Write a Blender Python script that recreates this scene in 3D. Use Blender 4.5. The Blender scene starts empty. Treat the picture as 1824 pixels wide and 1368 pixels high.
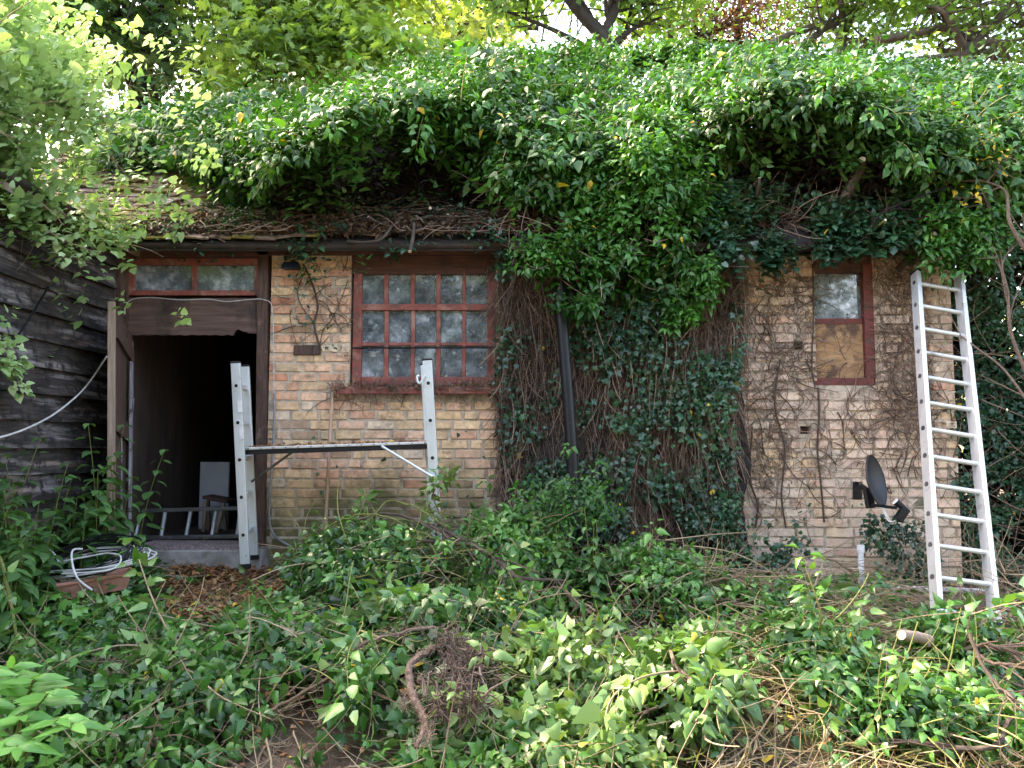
import bpy, math, random
import numpy as np
R = math.radians
random.seed(7)
rng = np.random.default_rng(11)
scene = bpy.context.scene
COL = scene.collection

# ------------------------------------------------------------------ camera
FPX = 1418.0
PITCH = R(4.5)
EYE = 1.5
cd = bpy.data.cameras.new('camera')
cam = bpy.data.objects.new('camera', cd)
COL.objects.link(cam)
cam.location = (0, 0, EYE)
cam.rotation_euler = (R(90) + PITCH, 0, 0)
cd.sensor_width = 36
cd.lens = 36 * FPX / 1824
cd.clip_start = 0.05
cd.clip_end = 400
scene.camera = cam
# ------------------------------------------------------------------ sky, sun, exposure
SUN_EL, SUN_AZ = 48, 150      # azimuth measured from +X towards +Y: behind the building, left
w = bpy.data.worlds.new('World')
scene.world = w
w.use_nodes = True
nt = w.node_tree
sky = nt.nodes.new('ShaderNodeTexSky')
sky.sky_type = 'NISHITA'
sky.sun_disc = False
sky.sun_elevation = R(SUN_EL)
sky.sun_rotation = R(90 - SUN_AZ)
sky.dust_density = 3.0
sky.air_density = 1.0
nt.links.new(sky.outputs[0], nt.nodes['Background'].inputs[0])
nt.nodes['Background'].inputs[1].default_value = 0.15
ld = bpy.data.lights.new('sun', 'SUN')
ld.energy = 2.2
ld.angle = R(6)
ld.color = (1.0, 0.95, 0.84)
sun = bpy.data.objects.new('sun', ld)
COL.objects.link(sun)
sd = (math.cos(R(SUN_EL)) * math.cos(R(SUN_AZ)), math.cos(R(SUN_EL)) * math.sin(R(SUN_AZ)), math.sin(R(SUN_EL)))
from mathutils import Vector
sun.rotation_euler = Vector(sd).to_track_quat('Z', 'Y').to_euler()
scene.view_settings.view_transform = 'Standard'
scene.view_settings.look = 'None'
scene.view_settings.exposure = 3.65
scene.view_settings.use_white_balance = True
scene.view_settings.white_balance_temperature = 8000
scene.view_settings.white_balance_tint = 16
scene.view_settings.gamma = 1.0
scene.cycles.max_bounces = 6
scene.cycles.diffuse_bounces = 3
scene.cycles.transparent_max_bounces = 8

# ------------------------------------------------------------------ measuring: a photo pixel at a depth Y -> a point
def P(px, py, Y):
    px = np.asarray(px, float); py = np.asarray(py, float); Y = np.asarray(Y, float)
    px, py, Y = np.broadcast_arrays(px, py, Y)
    u = (px - 912) / FPX; v = (684 - py) / FPX
    t = Y / (math.cos(PITCH) - v * math.sin(PITCH))
    return np.stack([u * t, Y, EYE + (math.sin(PITCH) + v * math.cos(PITCH)) * t], -1)
def PX(px, py, X):                    # the point where the ray meets the plane x = X
    u = (px - 912) / FPX; v = (684 - py) / FPX
    t = X / u
    return np.array([X, t * (math.cos(PITCH) - v * math.sin(PITCH)), EYE + (math.sin(PITCH) + v * math.cos(PITCH)) * t])
WY = 6.2                              # the brick wall's face
def wxz(px, py, Y=WY):
    p = P(px, py, Y); return float(p[0]), float(p[2])
def rect(x0, y0, x1, y1, Y=WY):       # photo box -> X0, X1, Z0, Z1 on a frontal plane
    my, mx = (y0 + y1) / 2, (x0 + x1) / 2
    return float(P(x0, my, Y)[0]), float(P(x1, my, Y)[0]), float(P(mx, y1, Y)[2]), float(P(mx, y0, Y)[2])

def nrm(a):
    return a / np.maximum(np.linalg.norm(a, axis=-1, keepdims=True), 1e-9)
_nz = {}
def noise(x, y, seed=0, scale=1.0, z=None):
    if seed not in _nz:
        r = np.random.default_rng(1000 + seed)
        f = []
        for o in range(5):
            for k in range(5):
                a = r.uniform(0, 2 * math.pi); b = r.normal(0, .7)
                f.append((math.cos(a) * 2 ** o, math.sin(a) * 2 ** o, b * 2 ** o, r.uniform(0, 6.28), 0.62 ** o))
        _nz[seed] = f
    s = 0
    for fx, fy, fz, ph, am in _nz[seed]:
        s = s + am * np.sin((fx * x + fy * y + (fz * z if z is not None else 0)) * 2.2 / scale + ph)
    return s / 3.0

# ------------------------------------------------------------------ object helpers
def tag(o, label=None, cat=None, group=None, kind=None):
    if label: o['label'] = label
    if cat: o['category'] = cat
    if group: o['group'] = group
    if kind: o['kind'] = kind
    return o
def empty(name, loc=(0, 0, 0)):
    o = bpy.data.objects.new(name, None); COL.objects.link(o); o.location = loc
    o.empty_display_size = .1
    return o
def link(name, me, mat, parent=None, smooth=False, bevel=0):
    if mat is not None: me.materials.append(mat)
    if smooth: me.polygons.foreach_set('use_smooth', np.ones(len(me.polygons), bool))
    o = bpy.data.objects.new(name, me); COL.objects.link(o)
    if parent is not None:
        o.parent = parent
        o.location = -Vector(parent.location) if parent.parent is None else o.location
        if parent.type == 'MESH' and parent.parent is not None: o.location = (0, 0, 0)
    if bevel:
        m = o.modifiers.new('bevel', 'BEVEL'); m.width = bevel; m.segments = 2; m.limit_method = 'ANGLE'
    return o

class MB:
    def __init__(s): s.v = []; s.f = []; s.c = []
    def add(s, vs, fs, c=None):
        b = len(s.v); s.v += [tuple(map(float, p)) for p in vs]; s.f += [tuple(i + b for i in f) for f in fs]
        if c is not None: s.c += [c] * len(vs)
    def box(s, x0, x1, y0, y1, z0, z1, c=None, jit=0):
        vs = [(x, y, z) for x in (x0, x1) for y in (y0, y1) for z in (z0, z1)]
        if jit: vs = [tuple(q + random.uniform(-jit, jit) for q in p) for p in vs]
        s.add(vs, [(0, 1, 3, 2), (4, 6, 7, 5), (0, 4, 5, 1), (2, 3, 7, 6), (0, 2, 6, 4), (1, 5, 7, 3)], c)
        return s
    def bar(s, a, b, wd, dp, ref=(0, 1, 0), c=None):   # box from a to b: dp along ref, wd across
        a = Vector(a); b = Vector(b); t = (b - a).normalized(); r = Vector(ref); r = (r - t * r.dot(t)).normalized(); q = t.cross(r)
        vs = [p + q * (sx * wd / 2) + r * (sy * dp / 2) for p in (a, b) for sx in (-1, 1) for sy in (-1, 1)]
        s.add(vs, [(0, 2, 3, 1), (4, 5, 7, 6), (0, 1, 5, 4), (2, 6, 7, 3), (0, 4, 6, 2), (1, 3, 7, 5)], c)
        return s
    def tube(s, path, r, n=8, cap=True):
        path = [Vector(p) for p in path]; N = len(path)
        rs = r if isinstance(r, (list, tuple)) else [r] * N
        rings = []; up = Vector((0.13, 0.21, 1)).normalized()
        pv = None
        for i, p in enumerate(path):
            t = (path[min(i + 1, N - 1)] - path[max(i - 1, 0)]).normalized()
            if pv is None:
                pv = up.cross(t)
                if pv.length < .05: pv = Vector((1, 0, 0)).cross(t)
            pv = (pv - t * pv.dot(t)).normalized(); q = t.cross(pv)
            rings.append([p + (pv * math.cos(2 * math.pi * k / n) + q * math.sin(2 * math.pi * k / n)) * rs[i] for k in range(n)])
        vs = [v for rg in rings for v in rg]; fs = []
        for i in range(N - 1):
            for k in range(n):
                fs.append((i * n + k, i * n + (k + 1) % n, (i + 1) * n + (k + 1) % n, (i + 1) * n + k))
        if cap: fs.append(tuple(range(n))[::-1]); fs.append(tuple((N - 1) * n + k for k in range(n)))
        s.add(vs, fs); return s
    def build(s, name, mat, parent=None, smooth=False, bevel=0):
        me = bpy.data.meshes.new(name); me.from_pydata(s.v, [], s.f); me.update()
        import bmesh
        bm = bmesh.new(); bm.from_mesh(me); bmesh.ops.recalc_face_normals(bm, faces=bm.faces); bm.to_mesh(me); bm.free()
        if s.c:
            at = me.color_attributes.new('col', 'FLOAT_COLOR', 'POINT')
            a = np.ones((len(s.v), 4), np.float32); a[:, :3] = np.array(s.c); at.data.foreach_set('color', a.ravel())
        o = link(name, me, mat, parent, smooth, bevel)
        if smooth: 
            try: me.set_sharp_from_angle(angle=R(40))
            except Exception: pass
        return o

class TM:     # numpy triangle mesh with a per-vertex 'rnd'
    def __init__(s): s.v = []; s.t = []; s.r = []; s.n = 0
    def add(s, v, t, r):
        s.v.append(v.reshape(-1, 3)); s.t.append(t.reshape(-1, 3) + s.n); s.r.append(r.ravel()); s.n += len(s.v[-1])
    def build(s, name, mat, parent=None, smooth=False):
        v = np.concatenate(s.v).astype(np.float32); t = np.concatenate(s.t).astype(np.int32); r = np.concatenate(s.r).astype(np.float32)
        me = bpy.data.meshes.new(name)
        me.vertices.add(len(v)); me.vertices.foreach_set('co', v.ravel())
        me.loops.add(t.size); me.loops.foreach_set('vertex_index', t.ravel())
        me.polygons.add(len(t)); me.polygons.foreach_set('loop_start', np.arange(0, t.size, 3, dtype=np.int32))
        me.update(calc_edges=True); me.validate()
        at = me.attributes.new('rnd', 'FLOAT', 'POINT'); at.data.foreach_set('value', r)
        return link(name, me, mat, parent, smooth)

# leaf templates: x across, y base->tip, z along normal
def tmpl(left, mid=(0, .45, .05), tip=(0, 1, -.14)):
    vs = [(0, 0, 0), mid, tip] + list(left) + [(-x, y, z) for x, y, z in left]
    k = len(left); tr = []
    for side in (0, 1):
        o = 3 + side * k
        ring = [0] + [o + i for i in range(k)] + [2]
        for i in range(len(ring) - 1):
            t = (1, ring[i + 1], ring[i])
            tr.append(t if side == 0 else t[::-1])
    return np.array(vs, float), np.array(tr)
LEAF = {
    'ovate': tmpl([(-.29, .17, -.03), (-.2, .55, -.06)], mid=(0, .45, .06), tip=(0, 1, -.2)),
    'lobed': tmpl([(-.36, .0, -.03), (-.27, .2, 0), (-.52, .42, -.07), (-.2, .58, -.01)]),
    'heart': tmpl([(-.26, -.12, -.02), (-.46, .18, -.03), (-.3, .6, -.03)]),
    'narrow': tmpl([(-.17, .25, .0), (-.13, .62, -.04)]),
    'nettle': tmpl([(-.28, .06, 0), (-.36, .3, -.02), (-.2, .66, -.04)], tip=(0, 1, -.22)),
    'maple': tmpl([(-.3, .02, -.02), (-.2, .2, 0), (-.55, .38, -.06), (-.26, .46, 0), (-.34, .78, -.05), (-.12, .68, 0)]),
    'blade': tmpl([(-.016, .35, .0)], mid=(0, .4, .0), tip=(0, 1, -.06)),
}
def add_leaves(tm, pos, d, n, size, kind, rnd, wid=None, curl=1.0):
    T, tr = LEAF[kind]; M = len(pos)
    if M == 0: return
    d = nrm(d); n = nrm(n - d * np.sum(n * d, -1, keepdims=True)); x = np.cross(d, n)
    size = np.broadcast_to(size, (M,)).reshape(M, 1, 1)
    wv = np.random.default_rng(M).uniform(.8, 1.15, (M, 1, 1)) if wid is None else np.full((M, 1, 1), wid)
    cv = np.random.default_rng(M + 1).uniform(-.6, 2.4, (M, 1, 1)) * curl
    v = pos[:, None, :] + size * (T[None, :, 0:1] * wv * x[:, None, :] + T[None, :, 1:2] * d[:, None, :] + T[None, :, 2:3] * cv * n[:, None, :])
    t = tr[None] + (np.arange(M) * len(T))[:, None, None]
    tm.add(v, t, np.repeat(rnd, len(T)))
UP = np.array([0, 0, 1.0])
def sprigs(tm, p0, o, nl=8, L=.12, size=.06, droop=.5, kind='ovate', rnd=None, yellow=0.0, pet=.02, nup=.7, seed=0, spread=.9, nz=.28):
    r = np.random.default_rng(seed + len(p0)); M = len(p0)
    if M == 0: return
    o = nrm(o); a = np.cross(o, nrm(r.normal(size=(M, 3)))); a = nrm(a); b = np.cross(o, a)
    base = r.uniform(.1, .9, M) if rnd is None else rnd
    ph = r.uniform(0, 6.28, M)
    ls = r.uniform(.7, 1.3, M)
    for k in range(nl):
        t = (k + .6) / nl
        ang = ph + 2.4 * k + r.normal(0, .25, M)
        rad = a * np.cos(ang)[:, None] + b * np.sin(ang)[:, None]
        pos = p0 + o * (L * t * ls)[:, None] + rad * pet
        d = rad * spread + o * (.35 + .6 * t) + np.array([0, 0, -droop]) + r.normal(0, .18, (M, 3))
        n = o * .7 + UP * nup + r.normal(0, nz, (M, 3))
        rr = np.clip(base * .75 + r.uniform(0, .25, M) + r.normal(0, .05, M), 0.0, .94)
        if yellow: rr = np.where(r.random(M) < yellow, 1.0, rr)
        add_leaves(tm, pos, d, n, size * r.uniform(.55, 1.22, M) * (1.08 - .5 * t), kind, rr)
def tubes(tm, paths, radii, sides=3, rnd=None):
    # paths (M,N,3), radii (M,N)
    M, N, _ = paths.shape
    radii = np.broadcast_to(radii, (M, N))
    tan = np.gradient(paths, axis=1); tan = nrm(tan)
    ref = np.array([.31, .87, .38]); a = nrm(np.cross(tan, ref)); b = np.cross(tan, a)
    an = np.arange(sides) * 2 * math.pi / sides
    v = paths[:, :, None, :] + radii[:, :, None, None] * (a[:, :, None, :] * np.cos(an)[None, None, :, None] + b[:, :, None, :] * np.sin(an)[None, None, :, None])
    i = np.arange(N - 1)[:, None]; k = np.arange(sides)[None]
    A = i * sides + k; B = i * sides + (k + 1) % sides; C = A + sides; D = B + sides
    t = np.stack([np.stack([A, B, D], -1), np.stack([A, D, C], -1)], -2).reshape(-1, 3)
    t = t[None] + (np.arange(M) * N * sides)[:, None, None]
    if rnd is None: rnd = rng.uniform(0, 1, M)
    tm.add(v, t, np.repeat(rnd, N * sides))
def wander(p0, d0, L, N=10, wig=.35, grav=0.0, seed=0, keep=.8):
    # M random-walk curves from p0 heading d0, each of length L
    r = np.random.default_rng(seed + len(p0)); M = len(p0)
    L = np.broadcast_to(L, (M,)); out = [p0]; d = nrm(d0); p = p0
    dr = r.normal(0, 1, (M, 3))
    for i in range(N - 1):
        dr = dr * keep + r.normal(0, 1, (M, 3)) * (1 - keep) * 1.6
        d = nrm(d + dr * wig + np.array([0, 0, -grav]))
        p = p + d * (L / (N - 1))[:, None]; out.append(p)
    return np.stack(out, 1)

def inpoly(px, py, poly):
    c = np.zeros(px.shape, bool); n = len(poly)
    for i in range(n):
        x0, y0 = poly[i]; x1, y1 = poly[(i + 1) % n]
        if y0 == y1: continue
        k = ((y0 > py) != (y1 > py)) & (px < (x1 - x0) * (py - y0) / (y1 - y0) + x0)
        c ^= k
    return c
def scatter(poly, n, seed=0):
    r = np.random.default_rng(seed); p = np.array(poly, float)
    x0, y0 = p.min(0); x1, y1 = p.max(0); X = []; Y = []; tot = 0
    while tot < n:
        a = r.uniform(x0, x1, n); b = r.uniform(y0, y1, n); k = inpoly(a, b, poly)
        X.append(a[k]); Y.append(b[k]); tot += k.sum()
    return np.concatenate(X)[:n], np.concatenate(Y)[:n]
def surf(px, py, Yf, e=5.0):         # point and outward (towards -Y) normal of the surface Y = Yf(px, py)
    p = P(px, py, Yf(px, py)); a = P(px + e, py, Yf(px + e, py)) - p; b = P(px, py - e, Yf(px, py - e)) - p
    n = nrm(np.cross(a, b)); n = np.where(n[:, 1:2] > 0, -n, n)
    return p, n

# ------------------------------------------------------------------ materials
def nmat(name):
    m = bpy.data.materials.new(name); m.use_nodes = True; n = m.node_tree.nodes; n.clear()
    out = n.new('ShaderNodeOutputMaterial'); return m, m.node_tree, out
def N(t, typ, **kw):
    x = t.nodes.new(typ)
    for k, v in kw.items():
        if k in ('inp',):
            for a, b in v.items(): x.inputs[a].default_value = b
        else: setattr(x, k, v)
    return x
def ramp(t, stops, interp='LINEAR'):
    r = t.nodes.new('ShaderNodeValToRGB'); e = r.color_ramp; e.interpolation = interp
    while len(e.elements) < len(stops): e.elements.new(.5)
    for el, (p, c) in zip(e.elements, stops): el.position = p; el.color = (*c, 1)
    return r
def leafmat(name, stops, under, rough=.38, trans=.3, tcol=(1.6, 1.5, .6), spec=.5, yellow=(.55, .38, .03)):
    m, t, out = nmat(name); L = t.links.new
    at = N(t, 'ShaderNodeAttribute', attribute_name='rnd')
    r = ramp(t, stops + [(.955, stops[-1][1]), (.97, yellow)]); L(at.outputs['Fac'], r.inputs[0])
    g = N(t, 'ShaderNodeNewGeometry')
    mx = N(t, 'ShaderNodeMix', data_type='RGBA'); L(g.outputs['Backfacing'], mx.inputs[0])
    sc = N(t, 'ShaderNodeMath', operation='MULTIPLY', inp={1: .65}); L(g.outputs['Backfacing'], sc.inputs[0]); L(sc.outputs[0], mx.inputs[0])
    L(r.outputs[0], mx.inputs[6]); mx.inputs[7].default_value = (*under, 1)
    p = N(t, 'ShaderNodeBsdfPrincipled', inp={'Roughness': rough, 'Specular IOR Level': spec}); L(mx.outputs[2], p.inputs['Base Color'])
    tr = N(t, 'ShaderNodeBsdfTranslucent')
    mu = N(t, 'ShaderNodeMix', data_type='RGBA', blend_type='MULTIPLY', inp={0: 1.0}); L(r.outputs[0], mu.inputs[6]); mu.inputs[7].default_value = (*tcol, 1)
    L(mu.outputs[2], tr.inputs[0])
    ms = N(t, 'ShaderNodeMixShader', inp={0: trans}); L(p.outputs[0], ms.inputs[1]); L(tr.outputs[0], ms.inputs[2]); L(ms.outputs[0], out.inputs[0])
    return m
def barkmat(name, a, b, rough=.85, scale=40, spec=.2, bump=.4):
    m, t, out = nmat(name); L = t.links.new
    at = N(t, 'ShaderNodeAttribute', attribute_name='rnd')
    tc = N(t, 'ShaderNodeTexCoord')
    nz = N(t, 'ShaderNodeTexNoise', inp={'Scale': scale, 'Detail': 4.0}); L(tc.outputs['Object'], nz.inputs['Vector'])
    ad = N(t, 'ShaderNodeMath', operation='ADD'); L(at.outputs['Fac'], ad.inputs[0]); L(nz.outputs[0], ad.inputs[1])
    h = N(t, 'ShaderNodeMath', operation='MULTIPLY', inp={1: .5}); L(ad.outputs[0], h.inputs[0])
    r = ramp(t, [(.2, a), (.75, b)]); L(h.outputs[0], r.inputs[0])
    bp = N(t, 'ShaderNodeBump', inp={'Strength': bump, 'Distance': .01}); L(nz.outputs[0], bp.inputs['Height'])
    p = N(t, 'ShaderNodeBsdfPrincipled', inp={'Roughness': rough, 'Specular IOR Level': spec}); L(r.outputs[0], p.inputs['Base Color']); L(bp.outputs[0], p.inputs['Normal'])
    L(p.outputs[0], out.inputs[0]); return m
def surfmat(name, stops, scale=8, detail=6, rough=(.6, .9), stretch=(1, 1, 1), bump=.3, dist=.01, metal=0, second=None, spec=.4, wear=None):
    """noise-mixed surface; second = (colour, scale, lo, hi) blotches on top; stretch squeezes the pattern along the grain"""
    m, t, out = nmat(name); L = t.links.new
    tc = N(t, 'ShaderNodeTexCoord'); mp = N(t, 'ShaderNodeMapping', inp={'Scale': stretch}); L(tc.outputs['Object'], mp.inputs[0])
    nz = N(t, 'ShaderNodeTexNoise', inp={'Scale': scale, 'Detail': float(detail), 'Roughness': .6}); L(mp.outputs[0], nz.inputs['Vector'])
    r = ramp(t, stops); L(nz.outputs[0], r.inputs[0]); c = r.outputs[0]
    for sec in ([second] if isinstance(second, tuple) else (second or [])):
        n2 = N(t, 'ShaderNodeTexNoise', inp={'Scale': sec[1], 'Detail': 7.0, 'Roughness': .65}); L((mp if len(sec) > 4 else tc).outputs[0 if len(sec) > 4 else 'Object'], n2.inputs['Vector'])
        mr = N(t, 'ShaderNodeMapRange', inp={1: sec[2], 2: sec[3]}); L(n2.outputs[0], mr.inputs[0])
        mx = N(t, 'ShaderNodeMix', data_type='RGBA'); L(mr.outputs[0], mx.inputs[0]); L(c, mx.inputs[6]); mx.inputs[7].default_value = (*sec[0], 1); c = mx.outputs[2]
    rr = N(t, 'ShaderNodeMapRange', inp={3: rough[0], 4: rough[1]}); L(nz.outputs[0], rr.inputs[0])
    bp = N(t, 'ShaderNodeBump', inp={'Strength': bump, 'Distance': dist}); L(nz.outputs[0], bp.inputs['Height'])
    p = N(t, 'ShaderNodeBsdfPrincipled', inp={'Metallic': metal, 'Specular IOR Level': spec}); L(c, p.inputs['Base Color']); L(rr.outputs[0], p.inputs['Roughness']); L(bp.outputs[0], p.inputs['Normal'])
    L(p.outputs[0], out.inputs[0]); return m

def brickmat():
    m, t, out = nmat('brick'); L = t.links.new
    at = N(t, 'ShaderNodeAttribute', attribute_name='col'); tc = N(t, 'ShaderNodeTexCoord')
    n1 = N(t, 'ShaderNodeTexNoise', inp={'Scale': 28.0, 'Detail': 8.0, 'Roughness': .7}); L(tc.outputs['Object'], n1.inputs['Vector'])
    v = N(t, 'ShaderNodeMapRange', inp={1: .3, 2: .7, 3: .62, 4: 1.3}); L(n1.outputs[0], v.inputs[0])
    mu = N(t, 'ShaderNodeMix', data_type='RGBA', blend_type='MULTIPLY', inp={0: 1.0}); L(at.outputs['Color'], mu.inputs[6]); L(v.outputs[0], mu.inputs[7])
    sp = N(t, 'ShaderNodeTexVoronoi', inp={'Scale': 70.0}); L(tc.outputs['Object'], sp.inputs['Vector'])
    n2 = N(t, 'ShaderNodeTexNoise', inp={'Scale': 9.0, 'Detail': 9.0, 'Roughness': .75}); L(tc.outputs['Object'], n2.inputs['Vector'])
    d = N(t, 'ShaderNodeMapRange', inp={1: .54, 2: .66, 3: 0.0, 4: .7}); L(n2.outputs[0], d.inputs[0])
    mx = N(t, 'ShaderNodeMix', data_type='RGBA'); L(d.outputs[0], mx.inputs[0]); L(mu.outputs[2], mx.inputs[6]); mx.inputs[7].default_value = (.09, .055, .04, 1)
    # green growth near the foot of the wall left of the ivy, and brown root soil on the right stretch
    sx = N(t, 'ShaderNodeSeparateXYZ'); L(tc.outputs['Object'], sx.inputs[0])
    n3 = N(t, 'ShaderNodeTexNoise', inp={'Scale': 2.6, 'Detail': 7.0, 'Roughness': .65}); L(tc.outputs['Object'], n3.inputs['Vector'])
    zf = N(t, 'ShaderNodeMapRange', inp={1: 1.55, 2: .8, 3: -.1, 4: .36}); L(sx.outputs[2], zf.inputs[0])
    a = N(t, 'ShaderNodeMath', operation='ADD'); L(zf.outputs[0], a.inputs[0]); L(n3.outputs[0], a.inputs[1])
    gm = N(t, 'ShaderNodeMapRange', inp={1: .52, 2: .78, 3: 0.0, 4: .85}); L(a.outputs[0], gm.inputs[0])
    xf = N(t, 'ShaderNodeMapRange', inp={1: .2, 2: .8, 3: 1.0, 4: .25}); L(sx.outputs[0], xf.inputs[0])
    gg = N(t, 'ShaderNodeMath', operation='MULTIPLY'); L(gm.outputs[0], gg.inputs[0]); L(xf.outputs[0], gg.inputs[1])
    m2 = N(t, 'ShaderNodeMix', data_type='RGBA'); L(gg.outputs[0], m2.inputs[0]); L(mx.outputs[2], m2.inputs[6]); m2.inputs[7].default_value = (.075, .085, .035, 1)
    mp = N(t, 'ShaderNodeMapping', inp={'Scale': (1.6, 1, .7)}); L(tc.outputs['Object'], mp.inputs[0])
    n4 = N(t, 'ShaderNodeTexNoise', inp={'Scale': 6.0, 'Detail': 10.0, 'Roughness': .72}); L(mp.outputs[0], n4.inputs['Vector'])
    xr = N(t, 'ShaderNodeMapRange', inp={1: 1.3, 2: 1.9, 3: -.15, 4: .04}); L(sx.outputs[0], xr.inputs[0])
    zr = N(t, 'ShaderNodeMapRange', inp={1: 1.2, 2: 2.2, 3: -.04, 4: .06}); L(sx.outputs[2], zr.inputs[0])
    b = N(t, 'ShaderNodeMath', operation='ADD'); L(n4.outputs[0], b.inputs[0]); L(xr.outputs[0], b.inputs[1])
    b2 = N(t, 'ShaderNodeMath', operation='ADD'); L(b.outputs[0], b2.inputs[0]); L(zr.outputs[0], b2.inputs[1])
    bm_ = N(t, 'ShaderNodeMapRange', inp={1: .55, 2: .61, 3: 0.0, 4: .68}); L(b2.outputs[0], bm_.inputs[0])
    m3 = N(t, 'ShaderNodeMix', data_type='RGBA'); L(bm_.outputs[0], m3.inputs[0]); L(m2.outputs[2], m3.inputs[6]); m3.inputs[7].default_value = (.12, .07, .047, 1)
    # pale lime bloom
    n5 = N(t, 'ShaderNodeTexNoise', inp={'Scale': 1.7, 'Detail': 8.0, 'Roughness': .7}); L(mp.outputs[0], n5.inputs['Vector'])
    wm = N(t, 'ShaderNodeMapRange', inp={1: .5, 2: .68, 3: 0.0, 4: .62}); wa = N(t, 'ShaderNodeMath', operation='ADD'); L(n5.outputs[0], wa.inputs[0]); L(xr.outputs[0], wa.inputs[1]); wb_ = N(t, 'ShaderNodeMath', operation='ADD', inp={1: .1}); L(wa.outputs[0], wb_.inputs[0]); L(wb_.outputs[0], wm.inputs[0])
    m4 = N(t, 'ShaderNodeMix', data_type='RGBA'); L(wm.outputs[0], m4.inputs[0]); L(m3.outputs[2], m4.inputs[6]); m4.inputs[7].default_value = (.64, .51, .42, 1)
    bp = N(t, 'ShaderNodeBump', inp={'Strength': .5, 'Distance': .004}); L(n1.outputs[0], bp.inputs['Height'])
    p = N(t, 'ShaderNodeBsdfPrincipled', inp={'Roughness': .9, 'Specular IOR Level': .2}); L(m4.outputs[2], p.inputs['Base Color']); L(bp.outputs[0], p.inputs['Normal'])
    L(p.outputs[0], out.inputs[0]); return m

M = {}
M['brick'] = brickmat()
M['mortar'] = surfmat('mortar', [(.3, (.34, .27, .2)), (.7, (.6, .5, .39))], scale=20, bump=.6, second=[((.12, .085, .06), 3.5, .54, .7), ((.07, .08, .04), 2.0, .58, .75)])
M['redpaint'] = surfmat('red_paint', [(.25, (.17, .04, .03)), (.7, (.31, .085, .062))], scale=30, rough=(.55, .85), stretch=(1, 1, .4), second=[((.1, .06, .045), 12, .5, .66), ((.42, .3, .25), 30, .62, .72), ((.36, .17, .13), 5, .5, .65)])
M['oldred'] = surfmat('dull_old_red_paint', [(.25, (.09, .018, .016)), (.7, (.2, .045, .036))], scale=30, rough=(.5, .8), second=[((.07, .045, .035), 14, .5, .66), ((.35, .27, .23), 40, .68, .78)])
M['redbrown'] = surfmat('old_red_brown_wood', [(.3, (.05, .022, .017)), (.7, (.13, .055, .04))], scale=14, stretch=(.3, 1, 3), second=((.03, .02, .017), 6, .5, .7))
M['ply'] = surfmat('weathered_board', [(.3, (.05, .032, .027)), (.55, (.13, .075, .06)), (.8, (.22, .14, .12))], scale=5, stretch=(.5, 1, 6), second=((.03, .022, .02), 2.3, .5, .66))
M['darkwood'] = surfmat('dark_rotten_wood', [(.3, (.03, .018, .014)), (.7, (.13, .07, .052))], scale=18, stretch=(3, 3, .35), bump=.8, second=((.22, .14, .11), 9, .62, .75))
M['greywood'] = surfmat('grey_flaking_paint', [(.3, (.09, .085, .09)), (.7, (.4, .39, .42))], scale=12, stretch=(3, 3, .3), second=((.05, .035, .03), 12, .55, .62))
M['tanwood'] = surfmat('bare_tan_wood', [(.3, (.18, .12, .09)), (.7, (.36, .27, .21))], scale=12, stretch=(4, 4, .3))
M['handle'] = surfmat('broom_handle_wood', [(.3, (.34, .2, .13)), (.7, (.5, .32, .22))], scale=10, stretch=(4, 4, .4), rough=(.45, .6))
M['osb'] = surfmat('orange_board', [(.3, (.26, .13, .06)), (.7, (.46, .28, .14))], scale=16, stretch=(.5, 1, 2.2), second=[((.1, .055, .035), 7, .5, .62), ((.5, .4, .27), 4, .6, .7)])
M['board'] = surfmat('black_weatherboard', [(.35, (.018, .015, .014)), (.6, (.06, .05, .045))], scale=10, stretch=(1, .4, 4), rough=(.7, .9), bump=.5, spec=.2,
                     second=[((.28, .25, .245), 3.2, .52, .7, 1), ((.34, .24, .2), 1.7, .58, .72, 1), ((.02, .018, .018), 14, .5, .62)])
M['alu'] = surfmat('dull_aluminium', [(.3, (.46, .5, .51)), (.7, (.6, .64, .65))], scale=6, rough=(.38, .55), bump=.05, metal=.55, stretch=(2, 2, .4), second=((.3, .31, .3), 22, .64, .72))
M['aluw'] = surfmat('pale_aluminium', [(.3, (.5, .52, .52)), (.7, (.62, .64, .64))], scale=6, rough=(.35, .55), bump=.05, metal=.55, stretch=(2, 2, .5), second=[((.34, .33, .3), 18, .6, .7), ((.25, .22, .18), 5, .62, .75)])
M['darkalu'] = surfmat('dark_metal', [(.3, (.09, .09, .09)), (.7, (.2, .2, .2))], scale=12, rough=(.35, .6), metal=.7, bump=.05)
M['black'] = surfmat('black_plastic', [(.3, (.004, .005, .006)), (.7, (.008, .009, .011))], scale=9, rough=(.35, .55), bump=.05, spec=.3, second=((.03, .028, .025), 11, .6, .8))
M['dish'] = surfmat('dish_grey', [(.3, (.009, .01, .013)), (.7, (.018, .019, .024))], scale=9, rough=(.45, .6), bump=.03)
M['white'] = surfmat('white_plastic', [(.3, (.5, .5, .5)), (.7, (.72, .71, .7))], scale=14, rough=(.3, .5), bump=.05, second=((.25, .22, .18), 9, .58, .75))
M['whitewire'] = surfmat('white_cable', [(.3, (.34, .34, .33)), (.7, (.58, .57, .55))], scale=20, rough=(.4, .6), bump=.02, second=((.3, .27, .22), 15, .6, .75))
M['greypipe'] = surfmat('grey_pipe', [(.3, (.16, .16, .17)), (.7, (.3, .3, .31))], scale=14, rough=(.35, .6), bump=.05)
M['terracotta'] = surfmat('terracotta', [(.3, (.36, .15, .1)), (.7, (.52, .25, .18))], scale=9, rough=(.6, .8), bump=.2, second=[((.12, .08, .055), 6, .52, .66), ((.5, .4, .34), 16, .62, .72)])
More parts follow.
